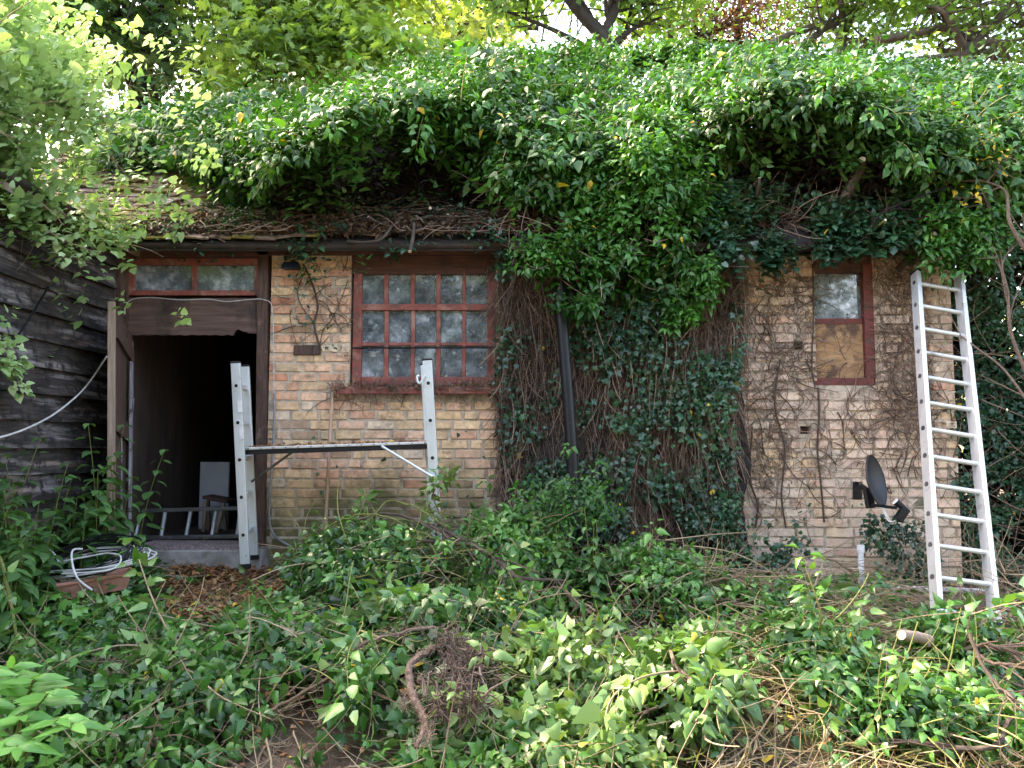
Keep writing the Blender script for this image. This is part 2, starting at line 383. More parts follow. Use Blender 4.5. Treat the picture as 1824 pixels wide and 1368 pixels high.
M['stone'] = surfmat('concrete_step', [(.3, (.2, .18, .165)), (.7, (.4, .37, .35))], scale=15, bump=.5, second=[((.11, .1, .07), 4, .5, .7)])
M['gravel'] = surfmat('crumbled_step_top', [(.3, (.12, .08, .075)), (.5, (.32, .24, .23)), (.75, (.55, .46, .45))], scale=70, bump=1, dist=.02)
M['dirt'] = surfmat('leafy_soil', [(.25, (.035, .024, .015)), (.5, (.09, .06, .038)), (.75, (.16, .11, .065))], scale=12, detail=12, bump=1, dist=.03, second=((.05, .06, .02), 2, .5, .7))
M['humus'] = surfmat('shade_dark_leaf_mould', [(.3, (.008, .006, .005)), (.7, (.026, .018, .013))], scale=14, detail=10, bump=1, dist=.03)  # leaf mould, its near-black tone stands in for shade in the roof hollows
M['tile'] = surfmat('mossy_tile', [(.3, (.12, .075, .055)), (.55, (.26, .18, .14)), (.8, (.42, .35, .3))], scale=6, bump=.6, second=[((.5, .45, .4), 5, .57, .66), ((.2, .17, .03), 3.2, .45, .55), ((.05, .035, .025), 9, .54, .66)])
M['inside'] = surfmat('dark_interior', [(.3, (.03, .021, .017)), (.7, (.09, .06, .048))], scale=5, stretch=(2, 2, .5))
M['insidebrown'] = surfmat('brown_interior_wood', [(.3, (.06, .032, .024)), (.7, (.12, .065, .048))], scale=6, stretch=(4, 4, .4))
M['whiteboard'] = surfmat('dirty_white_panel', [(.3, (.42, .43, .47)), (.7, (.58, .59, .63))], scale=4, rough=(.5, .7))
M['lead'] = surfmat('gutter_iron', [(.3, (.014, .01, .009)), (.7, (.05, .034, .027))], scale=12, rough=(.5, .8), bump=.4)
M['bark'] = barkmat('bark', (.06, .045, .035), (.2, .16, .125), scale=12)
M['darkbark'] = barkmat('dark_bark', (.03, .024, .02), (.1, .08, .065), scale=12)
M['twig'] = barkmat('pale_twig', (.12, .08, .05), (.34, .26, .17), scale=60)
M['greentwig'] = barkmat('green_twig', (.1, .12, .03), (.28, .26, .1), scale=60)
M['root'] = barkmat('ivy_roots', (.06, .038, .027), (.28, .19, .14), scale=50)
M['paleroot'] = barkmat('pale_root', (.12, .08, .06), (.36, .27, .2), scale=50)
M['darktwig'] = barkmat('dark_twig', (.01, .008, .007), (.05, .04, .032), scale=50)  # colour lowered so the hollow stems carry the shade; also on one dark branch
M['rootmass'] = barkmat('soil_dark_root_mass', (.045, .03, .022), (.22, .16, .125), scale=50)
M['cut'] = surfmat('fresh_cut_wood', [(.3, (.6, .48, .33)), (.7, (.8, .7, .52))], scale=30, bump=.1)
# foliage
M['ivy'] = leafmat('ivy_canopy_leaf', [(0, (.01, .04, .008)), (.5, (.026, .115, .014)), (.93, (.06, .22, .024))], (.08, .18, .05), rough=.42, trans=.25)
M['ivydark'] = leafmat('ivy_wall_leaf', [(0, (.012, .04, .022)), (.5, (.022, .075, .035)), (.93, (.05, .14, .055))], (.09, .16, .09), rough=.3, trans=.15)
M['heap'] = leafmat('cut_ivy_leaf', [(0, (.01, .036, .008)), (.5, (.028, .115, .017)), (.93, (.105, .27, .05))], (.24, .36, .14), rough=.33, trans=.2)
M['heappale'] = leafmat('cut_ivy_pale_leaf', [(0, (.03, .085, .02)), (.5, (.075, .17, .035)), (.93, (.17, .28, .08))], (.19, .29, .11), rough=.4, trans=.22)
M['lime'] = leafmat('sunlit_vine_leaf', [(0, (.1, .19, .05)), (.5, (.23, .37, .12)), (.93, (.45, .56, .3))], (.22, .33, .15), rough=.5, trans=.3, tcol=(1.15, 1.35, .8))
M['nettle'] = leafmat('nettle_leaf', [(0, (.025, .08, .02)), (.5, (.05, .14, .035)), (.93, (.1, .24, .06))], (.12, .24, .1), rough=.5, trans=.3)
M['elder'] = leafmat('elder_leaf', [(0, (.05, .16, .03)), (.5, (.08, .25, .045)), (.93, (.14, .36, .08))], (.15, .32, .12), rough=.45, trans=.35)
M['treegreen'] = leafmat('tree_leaf_green', [(0, (.05, .11, .03)), (.5, (.1, .22, .05)), (.93, (.2, .36, .09))], (.16, .28, .09), rough=.5, trans=.5)
M['treedark'] = leafmat('tree_leaf_dark', [(0, (.015, .045, .015)), (.5, (.03, .085, .025)), (.93, (.06, .15, .04))], (.06, .13, .05), rough=.5, trans=.35)
M['treeyellow'] = leafmat('tree_leaf_yellow_green', [(0, (.12, .18, .06)), (.5, (.24, .32, .12)), (.93, (.45, .52, .26))], (.3, .4, .1), rough=.5, trans=.5)
M['treebrown'] = leafmat('tree_leaf_brown', [(0, (.06, .03, .015)), (.5, (.16, .08, .035)), (.93, (.3, .2, .08))], (.2, .12, .07), rough=.6, trans=.4, tcol=(1.4, 1.1, .7))
M['litter'] = leafmat('dead_leaf', [(0, (.06, .028, .014)), (.4, (.19, .08, .032)), (.7, (.34, .15, .05)), (.93, (.36, .23, .11))], (.22, .14, .08), rough=.7, trans=.1)
M['treelight'] = leafmat('tree_leaf_light', [(0, (.07, .13, .03)), (.5, (.14, .25, .06)), (.93, (.28, .4, .12))], (.25, .37, .1), rough=.5, trans=.5)
M['darklitter'] = leafmat('shade_dark_roof_debris_leaf', [(0, (.02, .011, .007)), (.5, (.07, .035, .018)), (.93, (.2, .11, .05))], (.1, .06, .035), rough=.8, trans=.05)  # darker copy of the dead leaf, with the roof hollow's shade in its colour
M['shadethatch'] = leafmat('shade_dark_dead_ivy_leaf', [(0, (.004, .003, .002)), (.93, (.016, .011, .008))], (.01, .008, .006), rough=.8, trans=.05)  # dead leaves coloured almost black to paint the shade inside the ivy hollows
M['straw'] = leafmat('straw', [(0, (.22, .16, .07)), (.5, (.4, .31, .16)), (.93, (.56, .47, .28))], (.4, .33, .18), rough=.6, trans=.2)
M['grass'] = leafmat('grass_blade', [(0, (.05, .12, .02)), (.93, (.16, .27, .06))], (.1, .2, .05), rough=.5, trans=.3)

# glass: grimy, part clear so that the room behind shows through
def glassmat():
    m, t, out = nmat('grimy_glass'); L = t.links.new
    tc = N(t, 'ShaderNodeTexCoord')
    nz = N(t, 'ShaderNodeTexNoise', inp={'Scale': 7.0, 'Detail': 9.0, 'Roughness': .7}); L(tc.outputs['Object'], nz.inputs['Vector'])
    f = N(t, 'ShaderNodeMapRange', inp={1: .35, 2: .65, 3: .45, 4: .9}); L(nz.outputs[0], f.inputs[0])
    r = ramp(t, [(.35, (.075, .09, .105)), (.55, (.2, .235, .26)), (.7, (.48, .51, .55))]); L(nz.outputs[0], r.inputs[0])
    n2 = N(t, 'ShaderNodeTexNoise', inp={'Scale': 3.0}); L(tc.outputs['Object'], n2.inputs['Vector'])
    bp = N(t, 'ShaderNodeBump', inp={'Strength': .15, 'Distance': .02}); L(n2.outputs[0], bp.inputs['Height'])
    p = N(t, 'ShaderNodeBsdfPrincipled', inp={'Roughness': .12, 'Specular IOR Level': .8, 'Coat Weight': 1.0, 'Coat Roughness': .02, 'Coat IOR': 1.6}); L(r.outputs[0], p.inputs['Base Color']); L(bp.outputs[0], p.inputs['Normal'])
    tr = N(t, 'ShaderNodeBsdfTransparent')
    ms = N(t, 'ShaderNodeMixShader'); L(f.outputs[0], ms.inputs[0]); L(tr.outputs[0], ms.inputs[1]); L(p.outputs[0], ms.inputs[2]); L(ms.outputs[0], out.inputs[0])
    return m
M['glass'] = glassmat()
# ================================================================== ground
def gz(x, y):
    x = np.asarray(x, float); y = np.asarray(y, float)
    z = np.interp(y, [-60, -2, 1, 3.2, 5.6, 6.3, 9.5, 14, 40], [-1.0, -.1, .0, .12, .52, .6, .9, 1.1, 1.6])
    return z - .045 * np.clip(x, 0, 6) + .03 * noise(x, y, 3, 1.5)
xs = np.concatenate([np.linspace(-60, -6, 14), np.linspace(-5.5, 5.5, 90), np.linspace(6, 60, 14)])
ys = np.concatenate([np.linspace(-60, -3, 12), np.linspace(-2.5, 6.6, 76), np.linspace(7, 60, 22)])
gx, gy = np.meshgrid(xs, ys); gv = np.stack([gx, gy, gz(gx, gy) + .012 * noise(gx, gy, 5, .25)], -1).reshape(-1, 3)
nx = len(xs); i = np.arange((len(ys) - 1) * nx).reshape(-1, nx)[:, :-1].ravel()
me = bpy.data.meshes.new('ground'); me.from_pydata(gv.tolist(), [], np.stack([i, i + 1, i + nx + 1, i + nx], -1).tolist())
tag(link('ground', me, M['dirt'], smooth=True), 'brown leafy soil sloping up to the brick building', kind='structure')

# ================================================================== brick building
bld = empty('brick_building', (0, WY, .6))
tag(bld, 'derelict single storey buff and red brick outbuilding smothered in ivy', 'building')
XL, XR, ZB = -3.12, 3.46, .2
ZT = float(P(912, 455, WY)[2]); YB = 9.6
dx0, dx1, dz0, dz1 = rect(210, 448, 478, 975)           # doorway incl. frame posts
wx0, wx1, wz0, wz1 = rect(624, 452, 884, 702)           # big window
vx0, vx1, vz0, vz1 = rect(1452, 452, 1557, 686)         # narrow window
holes = [(dx0, dx1, dz0 - 1, ZT + 1), (wx0, wx1, wz0, ZT + 1), (vx0, vx1, vz0, ZT + 1),
         rect(1414, 608, 1431, 623), rect(1426, 759, 1446, 773)]
def inhole(x0, x1, z0, z1):
    return any(x0 < b - 1e-4 and x1 > a + 1e-4 and z0 < d - 1e-4 and z1 > c + 1e-4 for a, b, c, d in holes)
# mortar body of the front wall with reveals
gxs = sorted({XL, XR, *[min(max(h[k], XL), XR) for h in holes for k in (0, 1)]}); gzs = sorted({ZB, ZT, *[min(max(h[k], ZB), ZT) for h in holes for k in (2, 3)]})
F0, F1 = WY + .006, WY + .225
fw = MB()
solid = {}
for a in range(len(gxs) - 1):
    for b in range(len(gzs) - 1):
        solid[a, b] = not inhole(gxs[a], gxs[a + 1], gzs[b], gzs[b + 1])
for (a, b), s in solid.items():
    if not s: continue
    x0, x1, z0, z1 = gxs[a], gxs[a + 1], gzs[b], gzs[b + 1]
    fw.add([(x0, F0, z0), (x1, F0, z0), (x1, F0, z1), (x0, F0, z1)], [(0, 1, 2, 3)])
    fw.add([(x0, F1, z0), (x1, F1, z0), (x1, F1, z1), (x0, F1, z1)], [(3, 2, 1, 0)])
    for da, db, q in ((-1, 0, [(x0, z0), (x0, z1)]), (1, 0, [(x1, z0), (x1, z1)]), (0, -1, [(x0, z0), (x1, z0)]), (0, 1, [(x0, z1), (x1, z1)])):
        if not solid.get((a + da, b + db), False):
            fw.add([(q[0][0], F0, q[0][1]), (q[1][0], F0, q[1][1]), (q[1][0], F1, q[1][1]), (q[0][0], F1, q[0][1])], [(0, 1, 2, 3)])
# gables, back wall, partition
for x0, x1 in ((XL - .22, XL), (XR - .22, XR)):
    fw.add([(x, y, z) for x in (x0, x1) for y, z in ((WY + .22, ZB), (YB, ZB), (YB, ZT), ((WY + YB) / 2, ZT + 1.45), (WY + .22, ZT))],
           [(0, 1, 2, 3, 4), (9, 8, 7, 6, 5), (0, 5, 6, 1), (1, 6, 7, 2), (2, 7, 8, 3), (3, 8, 9, 4), (4, 9, 5, 0)])
fw.box(XL, XR, YB, YB + .22, ZB, ZT)
fw.build('wall', M['mortar'], bld)
# the bricks themselves
bk = MB(); CH = .0752
PAL = [((.66, .46, .28), 5), ((.58, .39, .23), 4), ((.66, .4, .28), 3.4), ((.55, .28, .19), 1.6), ((.46, .15, .1), .6), ((.5, .37, .24), 2), ((.3, .2, .14), .8), ((.68, .55, .42), 1)]
def pick(x, z):
    wts = [b for a, b in PAL]
    if z > 1.75 and x < 0: wts = [2.5, 1.5, 4.5, 4.0, 1.6, 1, 1, .8]
    if x > 1.2: wts = [4, 3, 5, 2, .3, 1, .5, 2.2]
    c = random.choices([a for a, b in PAL], wts)[0]; k = random.uniform(.98, 1.18); m_ = (.7, .44, .25); c = tuple(a_ * .68 + b_ * .32 for a_, b_ in zip(c, m_))
    return tuple(q * k for q in c)
z = ZB; row = 0
while z < ZT - .03:
    x = XL - random.uniform(0, .2); k = row % 2
    while x < XR:
        L_ = .2175 if (row % 4 in (0, 2) and random.random() < .93) or (k == 0) else .105
        if row % 2: L_ = random.choices([.215, .103], [.72, .28])[0]
        else: L_ = random.choices([.215, .103], [.85, .15])[0]
        a, b = max(x + .004, XL + .001), min(x + L_ - .005, XR - .001)
        z0, z1 = z + .005, z + CH - .005
        for h in holes:
            if z0 < h[3] and z1 > h[2]:
                if a < h[0] < b and b <= h[1] + .2: b = h[0] + .001
                elif a < h[1] < b: a = h[1] - .001
        if b - a > .02 and not inhole(a + .003, b - .003, z0, z1) and z > .35:
            d = random.gauss(0, .0032); y0 = WY - .004 + d; e = .0055; j = lambda: random.uniform(-.0034, .0034)
            zt = [z0 + j(), z1 + j()]; a += j(); b += j()
            c = pick((a + b) / 2, z)
            vs = [(a, WY + .012, zt[0]), (b, WY + .012, zt[0]), (b, WY + .012, zt[1]), (a, WY + .012, zt[1]),
                  (a + e + j(), y0 + j(), zt[0] + e + j()), (b - e + j(), y0 + j(), zt[0] + e + j()), (b - e + j(), y0 + j(), zt[1] - e + j()), (a + e + j(), y0 + j(), zt[1] - e + j())]
            bk.add(vs, [(4, 5, 6, 7), (0, 1, 5, 4), (1, 2, 6, 5), (2, 3, 7, 6), (3, 0, 4, 7)], c)
        x += L_ + .0095
    z += CH; row += 1
bo = bk.build('brickwork', M['brick'], bld)
# inside: floor and dark linings
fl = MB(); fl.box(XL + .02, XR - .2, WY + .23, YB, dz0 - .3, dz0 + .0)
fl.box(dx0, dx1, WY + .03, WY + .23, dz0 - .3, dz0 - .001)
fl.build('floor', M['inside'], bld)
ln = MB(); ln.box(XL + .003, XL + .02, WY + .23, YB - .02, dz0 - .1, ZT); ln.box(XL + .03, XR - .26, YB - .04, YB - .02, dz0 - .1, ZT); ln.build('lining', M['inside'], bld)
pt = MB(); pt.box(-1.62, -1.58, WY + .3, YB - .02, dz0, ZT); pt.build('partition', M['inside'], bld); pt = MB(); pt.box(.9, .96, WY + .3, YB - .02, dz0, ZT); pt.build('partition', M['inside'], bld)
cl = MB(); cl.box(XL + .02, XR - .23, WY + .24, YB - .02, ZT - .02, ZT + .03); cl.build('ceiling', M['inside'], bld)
# step
st = MB(); x0, x1, z0, z1 = rect(214, 980, 460, 1002, 5.98)
st.box(x0 - .25, x1 + .02, 5.99, 6.23, z0 - .2, z1, jit=.006); sp = st.build('doorstep', M['stone'], bld, bevel=.012)
g2 = MB(); nxs = 60
for a in range(60):
    for b in range(6):
        xa = x0 - .1 + (x1 - x0 + .1) * random.random(); ya = 6.0 + .35 * random.random(); s = random.uniform(.006, .02)
        g2.box(xa, xa + s * 1.6, ya, ya + s * 1.3, z1 - .004, z1 + s * .6, jit=.004)
g2.box(x0, x1 - .05, 6.2, 6.55, z1 - .03, z1 + .006, jit=.004)
g2.build('rubble', M['gravel'], sp)
# door frame
y0_, y1_ = WY - .03, WY + .1
df = MB()
a = rect(208, 448, 229, 600); df.box(a[0], a[1], WY - .02, WY + .12, dz1 - .7, dz1, jit=.004)
df.build('door_frame_head_post', M['darkwood'], bld)
rp = MB(); a = rect(458, 448, 479, 965)
px_ = [P(xx, yy, WY)[0] for xx, yy in ((461, 450), (479, 450), (456, 975), (474, 975))]
rp.add([(px_[0], y0_, dz1), (px_[1], y0_, dz1), (px_[3], y0_, dz0 - .05), (px_[2], y0_, dz0 - .05), (px_[0], y1_, dz1), (px_[1], y1_, dz1), (px_[3], y1_, dz0 - .05), (px_[2], y1_, dz0 - .05)],
       [(0, 1, 2, 3), (7, 6, 5, 4), (0, 3, 7, 4), (1, 5, 6, 2), (0, 4, 5, 1), (3, 2, 6, 7)])
rp.build('door_frame', M['darkwood'], bld)
lp = MB(); lp.bar(P(228, 596, 6.24), P(224, 975, 6.24), .032, .09); lp.build('door_jamb', M['greywood'], bld)
# lintel board with a rotten bite
a = rect(229, 531, 462, 597); zc = a[2]; n_ = 40; top = []; bot = []
for k in range(n_ + 1):
    xx = a[0] + (a[1] - a[0]) * k / n_; fx = 229 + 233 * k / n_
    bz = zc + .003 * math.sin(k * 1.7) + random.uniform(-.001, .002)
    if 419 < fx < 431: bz += .04
    elif 431 <= fx < 441: bz += .028
    elif fx >= 441: bz += .012
    bot.append((xx, bz)); top.append((xx, a[3]))
lb = MB(); vs = [(x, y, z) for y in (WY + .0, WY + .022) for x, z in bot + top]; m_ = n_ + 1; fs = []
for k in range(n_):
    fs += [(k, k + 1, m_ + k + 1, m_ + k), (2 * m_ + k + 1, 2 * m_ + k, 3 * m_ + k, 3 * m_ + k + 1), (k + 1, k, 2 * m_ + k, 2 * m_ + k + 1)]
lb.add(vs, fs); lb.build('lintel_board', M['ply'], bld)
# transom window over the door
def frame_rects(mb, rs, y0, y1, jit=.0015):
    for r_ in rs:
        a = rect(*r_); mb.box(a[0], a[1], y0, y1, a[2], a[3], jit=jit)
tw = MB()
frame_rects(tw, [(229, 460, 466, 472), (229, 517, 466, 526), (229, 472, 240, 517), (342, 472, 350, 517), (453, 472, 466, 517)], WY - .005, WY + .045)
tf = tw.build('transom_window', M['redpaint'], bld, bevel=.003)
for r_ in ((240, 472, 342, 517), (350, 472, 453, 517)):
    g = MB(); a = rect(*r_); g.box(a[0] - .004, a[1] + .004, WY + .018, WY + .022, a[2] - .004, a[3] + .004); g.build('pane', M['glass'], tf)
hb = MB(); a = rect(208, 440, 480, 460); hb.box(a[0], a[1], WY - .025, WY + .1, a[2] + .002, a[3] + .06); hb.build('head_beam', M['redbrown'], bld)
# main window
wf = MB()
frame_rects(wf, [(624, 455, 884, 487)], WY + .02, WY + .11); 
hd = wf.build('window_head', M['redbrown'], bld)
wf = MB()
frame_rects(wf, [(628, 487, 643, 690), (868, 487, 883, 690), (643, 671, 868, 686), (643, 541, 868, 552)], WY + .012, WY + .075)
frame_rects(wf, [(683, 487, 691, 541), (683, 552, 691, 671), (731, 487, 738, 541), (731, 552, 738, 671), (776, 487, 784, 541), (776, 552, 784, 671), (823, 487, 829, 541), (823, 552, 829, 671)], WY + .025, WY + .07)
for a_, b_ in ((643, 683), (691, 731), (738, 776), (784, 823), (829, 868)):
    frame_rects(wf, [(a_, 609, b_, 615)], WY + .027, WY + .068)
wo = wf.build('window', M['redpaint'], bld, bevel=.003)
for a_, b_ in ((643, 683), (691, 731), (738, 776), (784, 823), (829, 868)):
    for c_, d_ in ((487, 541), (552, 609), (615, 671)):
        g = MB(); a = rect(a_, c_, b_, d_); tl = random.uniform(-.006, .006)
        yy = WY + .05
        g.add([(a[0] - .003, yy + tl, a[2] - .003), (a[1] + .003, yy - tl, a[2] - .003), (a[1] + .003, yy - tl * .5, a[3] + .003), (a[0] - .003, yy + tl * .5, a[3] + .003)], [(0, 1, 2, 3)])
        g.build('pane', M['glass'], wo)
s_ = MB(); a = rect(604, 690, 886, 703); s_.box(a[0], a[1], WY - .075, WY + .1, a[2], a[3], jit=.004); s_.build('sill', M['redpaint'], wo, bevel=.004)
ib = MB(); ib.tube([P(627, 620, WY - .02), P(880, 619, WY - .02)], .0075); ib.build('iron_bar', M['black'], wo, smooth=True)
cx = MB(); a = rect(630, 470, 880, 690); cx.box(a[0], a[1], WY + .62, WY + .64, a[2] - .2, a[3]); cx.build('curtain_board', M['inside'], bld)
# narrow window, half boarded
nf = MB(); frame_rects(nf, [(1540, 470, 1557, 674), (1452, 673, 1557, 686)], WY + .0, WY + .09); frame_rects(nf, [(1452, 566, 1540, 576)], WY + .03, WY + .09)
no = nf.build('narrow_window', M['oldred'], bld, bevel=.003)
nf = MB(); frame_rects(nf, [(1452, 455, 1557, 485)], WY + .02, WY + .1); nf.build('window_head', M['redbrown'], no)
g = MB(); a = rect(1452, 485, 1541, 566); g.box(a[0], a[1], WY + .06, WY + .064, a[2] - .004, a[3] + .004); g.build('pane', M['glass'], no)
g = MB(); a = rect(1452, 576, 1541, 673); g.box(a[0], a[1], WY + .035, WY + .05, a[2], a[3]); g.build('boarding', M['osb'], no)
g = MB(); a = rect(1452, 480, 1541, 570); g.box(a[0], a[1], WY + .25, WY + .3, a[2], a[3]); g.build('backing_board', M['inside'], bld)
# timber plug in the wall, soffit, gutter
g = MB(); a = rect(524, 615, 571, 633); g.box(a[0], a[1], WY - .015, WY + .05, a[2], a[3], jit=.003); g.build('timber_plug', M['darkwood'], bld, bevel=.003)
GZ = float(P(700, 440, 6.02)[2])
g = MB(); g.box(XL + .1, XR, WY - .03, WY + .2, ZT + .0, ZT + .14); g.build('wall_plate', M['redbrown'], bld)
def gutter(pa, pb, r, name, par):
    mb = MB(); A_, B_ = Vector(pa), Vector(pb); t = (B_ - A_).normalized(); q = t.cross(Vector((0, 0, 1))).normalized(); n = 9; vs = []
    segs = 24
    for s in range(segs + 1):
        c = A_.lerp(B_, s / segs) + Vector((0, 0, -.012 * math.sin(s / segs * math.pi * 2.3)))
        for k in range(n):
            an = math.pi * k / (n - 1); vs.append(c + q * r * math.cos(an) - Vector((0, 0, r * math.sin(an))))
        for k in range(n):
            an = math.pi * (n - 1 - k) / (n - 1); vs.append(c + q * (r - .004) * math.cos(an) - Vector((0, 0, (r - .004) * math.sin(an))))
    fs = [(s * 2 * n + k, s * 2 * n + (k + 1) % (2 * n), (s + 1) * 2 * n + (k + 1) % (2 * n), (s + 1) * 2 * n + k) for s in range(segs) for k in range(2 * n)]
    mb.add(vs, fs); return mb.build(name, M['lead'], par, smooth=True)
gutter((XL + .12, 6.0, GZ + .02), (3.1, 6.0, GZ + .0), .043, 'gutter', bld)
# black downpipe swinging from the gutter
dp = MB(); pts = [P(992, 452, 6.0), P(994, 500, 6.0), P(1000, 580, 5.98), P(1010, 700, 5.95), P(1017, 800, 5.93), P(1022, 940, 5.93)]
dp.tube([p - np.array([0, .07, 0]) for p in pts], .045, 16); dpo = dp.build('downpipe', M['black'], bld, smooth=True)
# roof: slab and tiles
EY, EZ, RY = 5.98, GZ + .06, 7.9; SL = .84
roof = MB(); e0 = XL - 1.2; e1 = XR - .02; zr = EZ + (RY - EY) * SL; BY = YB + .3; bz = zr - (BY - RY) * SL
roof.add([(x, y, z) for x in (e0, e1) for y, z in ((EY, EZ - .03), (RY, zr - .03), (BY, bz - .03), (BY, bz - .1), (RY, zr - .1), (EY, EZ - .1))],
         [(0, 1, 4, 5), (1, 2, 3, 4), (11, 10, 7, 6), (10, 9, 8, 7), (0, 6, 7, 1), (1, 7, 8, 2), (2, 8, 9, 3), (3, 9, 10, 4), (4, 10, 11, 5), (5, 11, 6, 0)])
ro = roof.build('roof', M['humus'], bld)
tl = MB(); sl = math.atan(SL); G_ = .1; rows = int((RY - EY) / math.cos(sl) / G_)
for r_ in range(rows):
    for c_ in range(int((e1 - e0) / .168) + 1):
        x = e0 + c_ * .168 + (.084 if r_ % 2 else 0) + random.gauss(0, .003)
        if x > -1.5: continue
        s0 = r_ * G_ - .01 + random.gauss(0, .006); s1 = s0 + .24; lift0 = .032 + random.gauss(0, .005); lift1 = .004
        if random.random() < .05: lift0 += .02
        ca, sa = math.cos(sl), math.sin(sl); vs = []
        tw_ = random.gauss(0, .006)
        for s, l in ((s0, lift0), (s1, lift1)):
            for xx, dz in ((x + .003, tw_), (x + .163, -tw_)):
                for th in (0, .014):
                    l2 = l + th + dz
                    vs.append((xx + random.gauss(0, .0015), EY + s * ca - l2 * sa, EZ + s * sa + l2 * ca - .03))
        tl.add(vs, [(0, 4, 6, 2), (1, 3, 7, 5), (0, 2, 3, 1), (4, 5, 7, 6), (0, 1, 5, 4), (2, 6, 7, 3)])
to = tl.build('roof_tiles', M['tile'], ro)

# ================================================================== weatherboarded shed on the left
SX = -3.09
shed = empty('timber_shed', (SX, 5, .5)); tag(shed, 'black weatherboarded timber shed with flaking boards at the left', 'shed')
zt = GZ + .03; y0s, y1s = 3.2, 6.17
wb = MB(); nb = 15; ex = (zt - .45) / nb
for k in range(nb):
    zb = .45 + k * ex; segs = 14; vs = []; fs = []
    jj = [random.gauss(0, .005) for _ in range(segs + 1)]
    for s in range(segs + 1):
        y = y0s + (y1s - y0s) * s / segs; w_ = jj[s] * .5 + .004 * math.sin(y * 2.3 + k * 1.9); o = .0 + .005 * math.sin(y * 3.1 + k * 2.7)
        vs += [(SX - .012 + o, y, zb + ex + .03), (SX + .03 + o, y, zb + w_), (SX + .008 + o, y, zb + w_ - .002), (SX - .025, y, zb + ex + .03)]
    for s in range(segs):
        b = s * 4
        for q in range(4): fs.append((b + q, b + (q + 1) % 4, b + 4 + (q + 1) % 4, b + 4 + q))
    fs += [(0, 3, 2, 1), (segs * 4, segs * 4 + 1, segs * 4 + 2, segs * 4 + 3)]
    wb.add(vs, fs)
wb.build('weatherboards', M['board'], shed)
sb = MB(); sb.box(SX - 3.2, SX - .04, y0s, y1s, .2, zt + .02); sb.build('wall', M['inside'], shed)
sr = MB(); sr.add([(x, y, z) for y in (y0s - .3, 6.9) for x, z in ((SX + .16, zt - .02), (SX - 1.7, zt + 1.5), (SX - 3.5, zt), (SX - 3.5, zt - .06), (SX - 1.7, zt + 1.43), (SX + .16, zt - .08))],
        [(0, 1, 2, 3, 4, 5), (11, 10, 9, 8, 7, 6), (0, 6, 7, 1), (1, 7, 8, 2), (2, 8, 9, 3), (3, 9, 10, 4), (4, 10, 11, 5), (5, 11, 6, 0)])
sr.build('roof', M['tile'], shed)
gutter((SX + .15, y0s - .2, zt + .02), (SX + .15, 5.9, zt - .0), .05, 'gutter', shed)
cb = MB(); cb.box(SX - .03, SX + .05, 6.1, 6.19, .5, zt, jit=.004); cb.build('corner_post', M['darkwood'], shed)

# ================================================================== the open door leaf
dl = empty('open_door', (-2.9, 6.1, .7)); tag(dl, 'old plank door standing open and seen nearly edge on beside the doorway', 'door')
hg0, hg1 = P(229, 598, 6.17), P(224, 972, 6.17)
fr0, fr1 = P(196, 538, 5.45), P(195, 975, 5.45)
def leaf_pt(u, v, off=0):
    a = Vector(hg0).lerp(Vector(fr0), u); b = Vector(hg1).lerp(Vector(fr1), u); p = b.lerp(a, v); return p + Vector((off, off * .25, 0))
mb = MB()
for u0, u1, o0, o1 in ((.02, .24, 0, .022), (.25, .48, .001, .02), (.49, .73, -.001, .021), (.74, .96, 0, .022)):
    vs = [leaf_pt(u, v, o) for u in (u0, u1) for v in (.0, 1) for o in (o0, o1)]
    mb.add(vs, [(0, 1, 3, 2), (4, 6, 7, 5), (0, 4, 5, 1), (2, 3, 7, 6), (0, 2, 6, 4), (1, 5, 7, 3)])
mb.build('planks', M['darkwood'], dl)
mb = MB()
for v0, v1 in ((.08, .15), (.47, .55), (.86, .93)):
    vs = [leaf_pt(u, v, o) for u in (.03, .95) for v in (v0, v1) for o in (.0225, .044)]
    mb.add(vs, [(0, 1, 3, 2), (4, 6, 7, 5), (0, 4, 5, 1), (2, 3, 7, 6), (0, 2, 6, 4), (1, 5, 7, 3)])
mb.build('ledge', M['darkwood'], dl)
mb = MB(); vs = [leaf_pt(u, v, o) for u in (.965, 1.02) for v in (0, 1) for o in (-.012, .032)]
mb.add(vs, [(0, 1, 3, 2), (4, 6, 7, 5), (0, 4, 5, 1), (2, 3, 7, 6), (0, 2, 6, 4), (1, 5, 7, 3)]); mb.build('edge_strip', M['tanwood'], dl)
mb = MB(); vs = [leaf_pt(u, v, o) for u in (.2, .3) for v in (.12, .84) for o in (.045, .06)]
mb.add(vs, [(0, 1, 3, 2), (4, 6, 7, 5), (0, 4, 5, 1), (2, 3, 7, 6), (0, 2, 6, 4), (1, 5, 7, 3)]); mb.build('brace_strip', M['greywood'], dl)
mb = MB(); mb.tube([leaf_pt(.4, .6, .05), leaf_pt(.4, .6, .08), leaf_pt(.4, .66, .085), leaf_pt(.4, .66, .05)], .005); mb.build('handle', M['darkalu'], dl)
mb = MB(); mb.bar(P(206, 770, 5.75), P(206, 985, 5.75), .05, .1); tag(mb.build('grey_post', M['greywood']), 'short grey weathered post leaning against the foot of the open door', 'post')

